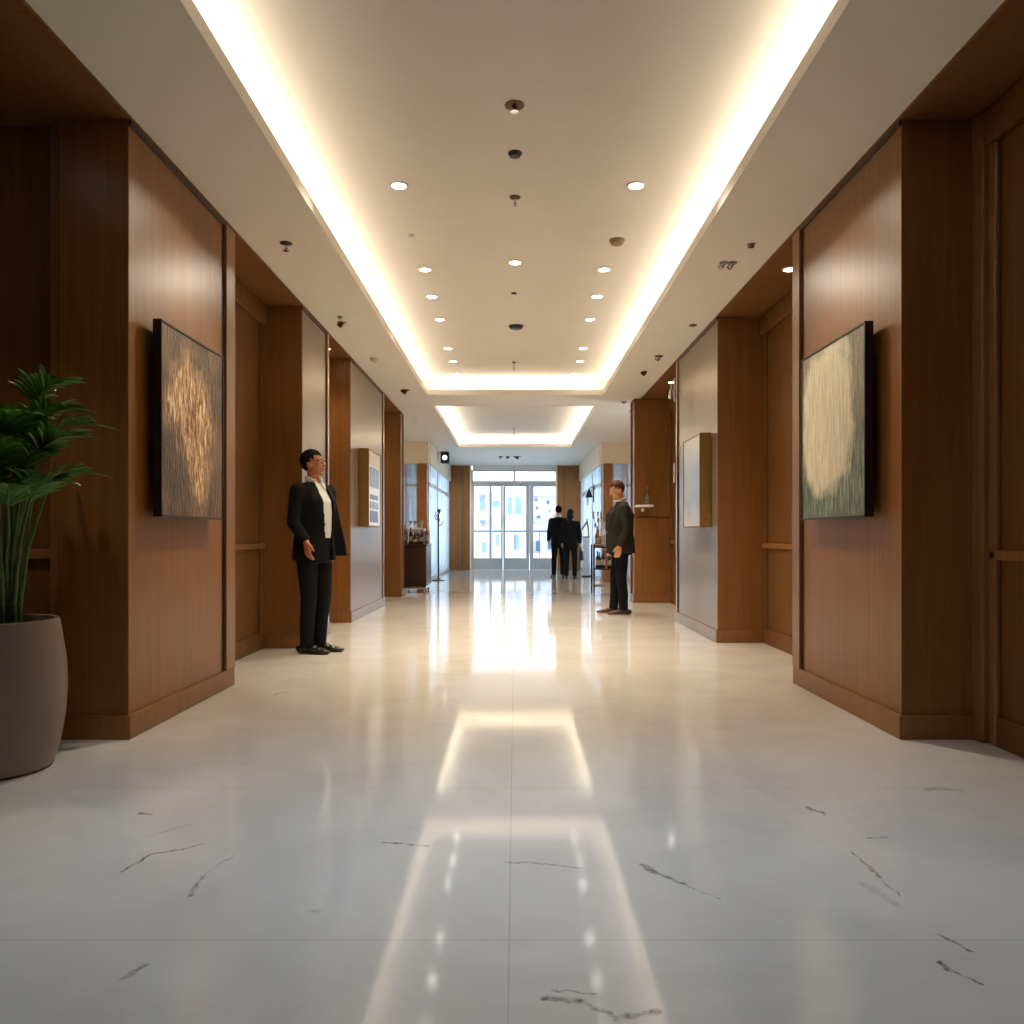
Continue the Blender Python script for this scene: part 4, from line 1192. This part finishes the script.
# ------------------------------------------------------------------ drinks cart on the right
cart = thing('drinks_cart', 'black metal drinks cart with shelves beside the man in charcoal', 'cart', (1.60, 14.2, 0))
M['cart'] = plain('dark_bronze_metal', srgb(44, 34, 26), .3, .6, .1)
cw, cd = .22, .22
for a in (-1, 1):
    for b in (-1, 1):
        lg = MB().box(a * cw - .014, a * cw + .014, b * cd - .014, b * cd + .014, .055, .90).build('leg', M['cart'], cart)
        w = MB().lathe(0, 0, [(.024, -.01), (.027, 0), (.024, .01)], 16).build('wheel', M['black'], lg, smooth=True); w.rotation_euler = (0, PI / 2, 0); w.location = (a * cw, b * cd, .0275)
for z, mt in ((.16, 'sole_tan'), (.46, 'cart'), (.84, 'cart')):
    MB().box(-cw, cw, -cd, cd, z, z + .022).build('shelf', M[mt], cart, bevel=.003)
MB().tube([(-cw, -cd, .90), (cw, -cd, .90), (cw, cd, .90), (-cw, cd, .90), (-cw, -cd, .90)], .010, 8).build('gallery_rail', M['brass'], cart, smooth=True)
GC = 'bottles on the drinks cart'
spots = [(-.15, -.14, .4835, 'bottle_dark', .30, 'dark bottle on the middle shelf of the drinks cart, first at the front'), (-.05, -.14, .4835, 'bottle_dark', .32, 'dark bottle on the middle shelf of the drinks cart, second at the front'),
         (.06, -.13, .4835, 'bottle_dark', .30, 'dark bottle on the middle shelf of the drinks cart, third at the front'), (-.10, .02, .4835, 'bottle_dark', .28, 'green black bottle behind the dark ones on the middle cart shelf'),
         (-.16, -.13, .8635, 'amber', .32, 'amber bottle at the front corner of the cart top'), (-.07, -.14, .8635, 'bottle_clear', .40, 'pale bottle at the front of the cart top'),
         (-.13, .0, .8635, 'amber', .36, 'amber bottle in the middle of the cart top'), (.03, -.13, .8635, 'bottle_dark', .34, 'dark bottle on the cart top near the man'), (-.02, .02, .8635, 'bottle_clear', .44, 'tall pale bottle in the middle of the cart top')]
for x, y, z, mt, h, lab in spots:
    bottle((1.60 + x, 14.2 + y, z), lab, M[mt], GC, h, .034)
va = thing('flower_vase', 'glass vase of pale dried stems on the drinks cart', 'vase', (1.60 - .10, 14.2 + .13, .8635))
MB().lathe(0, 0, [(.04, 0), (.05, .02), (.045, .16), (.03, .24), (.038, .28), (.034, .28), (.026, .24), (.04, .16), (.044, .03), (.01, .012)], 20).build('vase_body', M['chrome'], va, smooth=True)
rv = random.Random(3)
M['dried'] = plain('dried_stems', srgb(150, 116, 82), .7, 0, .3, 30)
for k in range(11):
    a = rv.uniform(0, 2 * PI); r = rv.uniform(.03, .12); hh = rv.uniform(.36, .62)
    mb = MB().tube([(0, 0, .05), (r * .3 * math.cos(a), r * .3 * math.sin(a), .3), (r * math.cos(a), r * math.sin(a), hh)], .004, 6)
    mb.ell((r * math.cos(a), r * math.sin(a), hh), (.018, .018, .045), None, 10, 8)
    mb.build('stem', M['dried'] if k % 3 else M['label'], va, smooth=True)

# white pedestal with a brown wooden sculpture
ped = thing('display_pedestal', 'slim white display pedestal on dark foot near the right glass partition', 'pedestal', (PX(586, 20.7), 20.7, 0))
MB().box(-.11, .11, -.11, .11, 0, .03).build('foot', M['black'], ped, bevel=.006)
MB().box(-.085, .085, -.085, .085, .03, .98).build('column', M['white'], ped, bevel=.006)
MB().box(-.10, .10, -.10, .10, .98, 1.01).build('top_plate', M['white'], ped, bevel=.004)
scu = thing('wood_sculpture', 'small amber wood sculpture of leaning blades on the white pedestal', 'sculpture', (PX(586, 20.7), 20.7, 1.01))
M['amber_wood'] = wood('amber_wood', srgb(140, 78, 30), srgb(186, 116, 52), .35)
MB().prism([(.06, 0), (.09, 0), (.07, .30), (.035, .49), (.005, .49)], 'y', -.03, .03).build('tall_blade', M['amber_wood'], scu, bevel=.008)
MB().prism([(-.10, .18), (-.12, .22), (.02, .44), (.05, .40)], 'y', -.025, .025).build('leaning_blade', M['amber_wood'], scu, bevel=.006)
MB().box(-.08, .095, -.05, .05, 0, .03).build('base', M['wood_dark'], scu, bevel=.004)

# hanging black lamp and white notice in the right glass partition
wl = thing('wall_lamp', 'black hooded lamp on the frame of the right glass partition', 'lamp', (1.99, 20.2, 0))
MB().box(-.02, .01, -.04, .04, 1.9, 2.35).build('back_plate', M['black'], wl, bevel=.004)
MB().tube([(-.01, 0, 2.25), (-.07, 0, 2.30), (-.12, 0, 2.24)], .010, 8).build('arm', M['black'], wl, smooth=True)
hd = MB().lathe(0, 0, [(.10, 2.02), (.07, 2.10), (.03, 2.20), (.012, 2.25)], 20).build('lamp_shade', M['black'], wl, smooth=True); hd.location = (-.12, 0, 0)
nt = thing('notice_board', 'small white notice fixed to the right glass partition', 'sign', (2.028, 22.3, 2.05))
MB().box(-.008, .0, -.34, .34, -.14, .14).build('board', M['white'], nt, bevel=.003)
for yy in (-.30, .30):
    MB().lathe(0, 0, [(.012, 0), (.012, .006)], 12).build('fixing', M['chrome'], nt).matrix_local = Matrix.Translation((-.008, yy, 0)) @ Matrix.Rotation(-PI / 2, 4, 'Y')

# wall shelf behind the man in charcoal
sf = thing('wall_shelf', 'small white shelf on the wood end pillar behind the man in charcoal', 'shelf', (2.02, 12.58, 1.50))
MB().box(-.13, .13, -.17, 0, 0, .035).build('board', M['white'], sf, bevel=.008)
MB().prism([(0, 0), (-.12, 0), (0, -.10)], 'x', -.012, .012).build('bracket', M['chrome'], sf)
MB().ell((-.03, -.10, -.045), (.025, .025, .03)).build('knob', M['white'], sf, smooth=True)
cf = thing('carafe', 'slim glass carafe on the small white wall shelf', 'carafe', (2.07, 12.50, 1.535))
MB().lathe(0, 0, [(.035, 0), (.045, .02), (.042, .10), (.018, .17), (.02, .24), (.017, .24), (.014, .17), (.037, .10), (.04, .025), (.01, .012)], 20).build('carafe_body', M['chrome_glass'], cf, smooth=True)
MB().lathe(0, 0, [(.019, .24), (.024, .245), (.02, .285), (.008, .29)], 16).build('stopper', M['cork'], cf, smooth=True)
# small chrome lamp and switch plate at the far edge of the second right pillar
cl = thing('picture_lamp', 'small chrome bracket lamp high on the far edge of the gold framed picture pillar', 'lamp', (2.0, 9.91, 2.78))
MB().box(-.03, 0, -.03, .03, -.07, .22).build('back_plate', M['chrome'], cl, bevel=.004)
MB().tube([(-.02, 0, .15), (-.06, 0, .17), (-.07, 0, .08)], .009, 8).build('arm', M['chrome'], cl, smooth=True)
hd = MB().lathe(0, 0, [(.028, -.04), (.03, .0), (.02, .07), (.01, .09)], 16).build('lamp_shade', M['chrome'], cl, smooth=True); hd.location = (-.07, 0, 0)
sw = thing('switch_plate', 'pale switch plate on the far edge of the gold framed picture pillar', 'switch', (1.978, 9.91, 1.83))
MB().box(-.012, 0, -.028, .028, -.12, .12).build('plate', M['white'], sw, bevel=.003)
MB().box(-.018, -.012, -.012, .012, -.03, .03).build('rocker', M['label'], sw, bevel=.002)

# ------------------------------------------------------------------ sky, camera, view
w = bpy.data.worlds.new('world'); SC.world = w; w.use_nodes = True
bg = w.node_tree.nodes['Background']; bg.inputs[0].default_value = (.76, .88, 1.0, 1); bg.inputs[1].default_value = 3.8

cam = bpy.data.cameras.new('camera'); co = bpy.data.objects.new('camera', cam); COL.objects.link(co)
co.location = (0, 0, H); co.rotation_euler = (PI / 2, 0, 0)
cam.sensor_width = 36; cam.lens = 36 * F / 1024
cam.shift_x = -(CX - 512) / 1024; cam.shift_y = (CY - 512) / 1024
cam.clip_start = .05; cam.clip_end = 300
SC.camera = co
SC.view_settings.view_transform = 'Standard'; SC.view_settings.look = 'None'
SC.view_settings.exposure = 0.17; SC.view_settings.gamma = 1; SC.view_settings.use_curve_mapping = False
SC.cycles.max_bounces = 10; SC.cycles.diffuse_bounces = 5; SC.cycles.glossy_bounces = 5; SC.cycles.transparent_max_bounces = 12
SC.cycles.sample_clamp_indirect = 6
SC.cycles.use_denoising = True
SC.cycles.caustics_reflective = False; SC.cycles.caustics_refractive = False
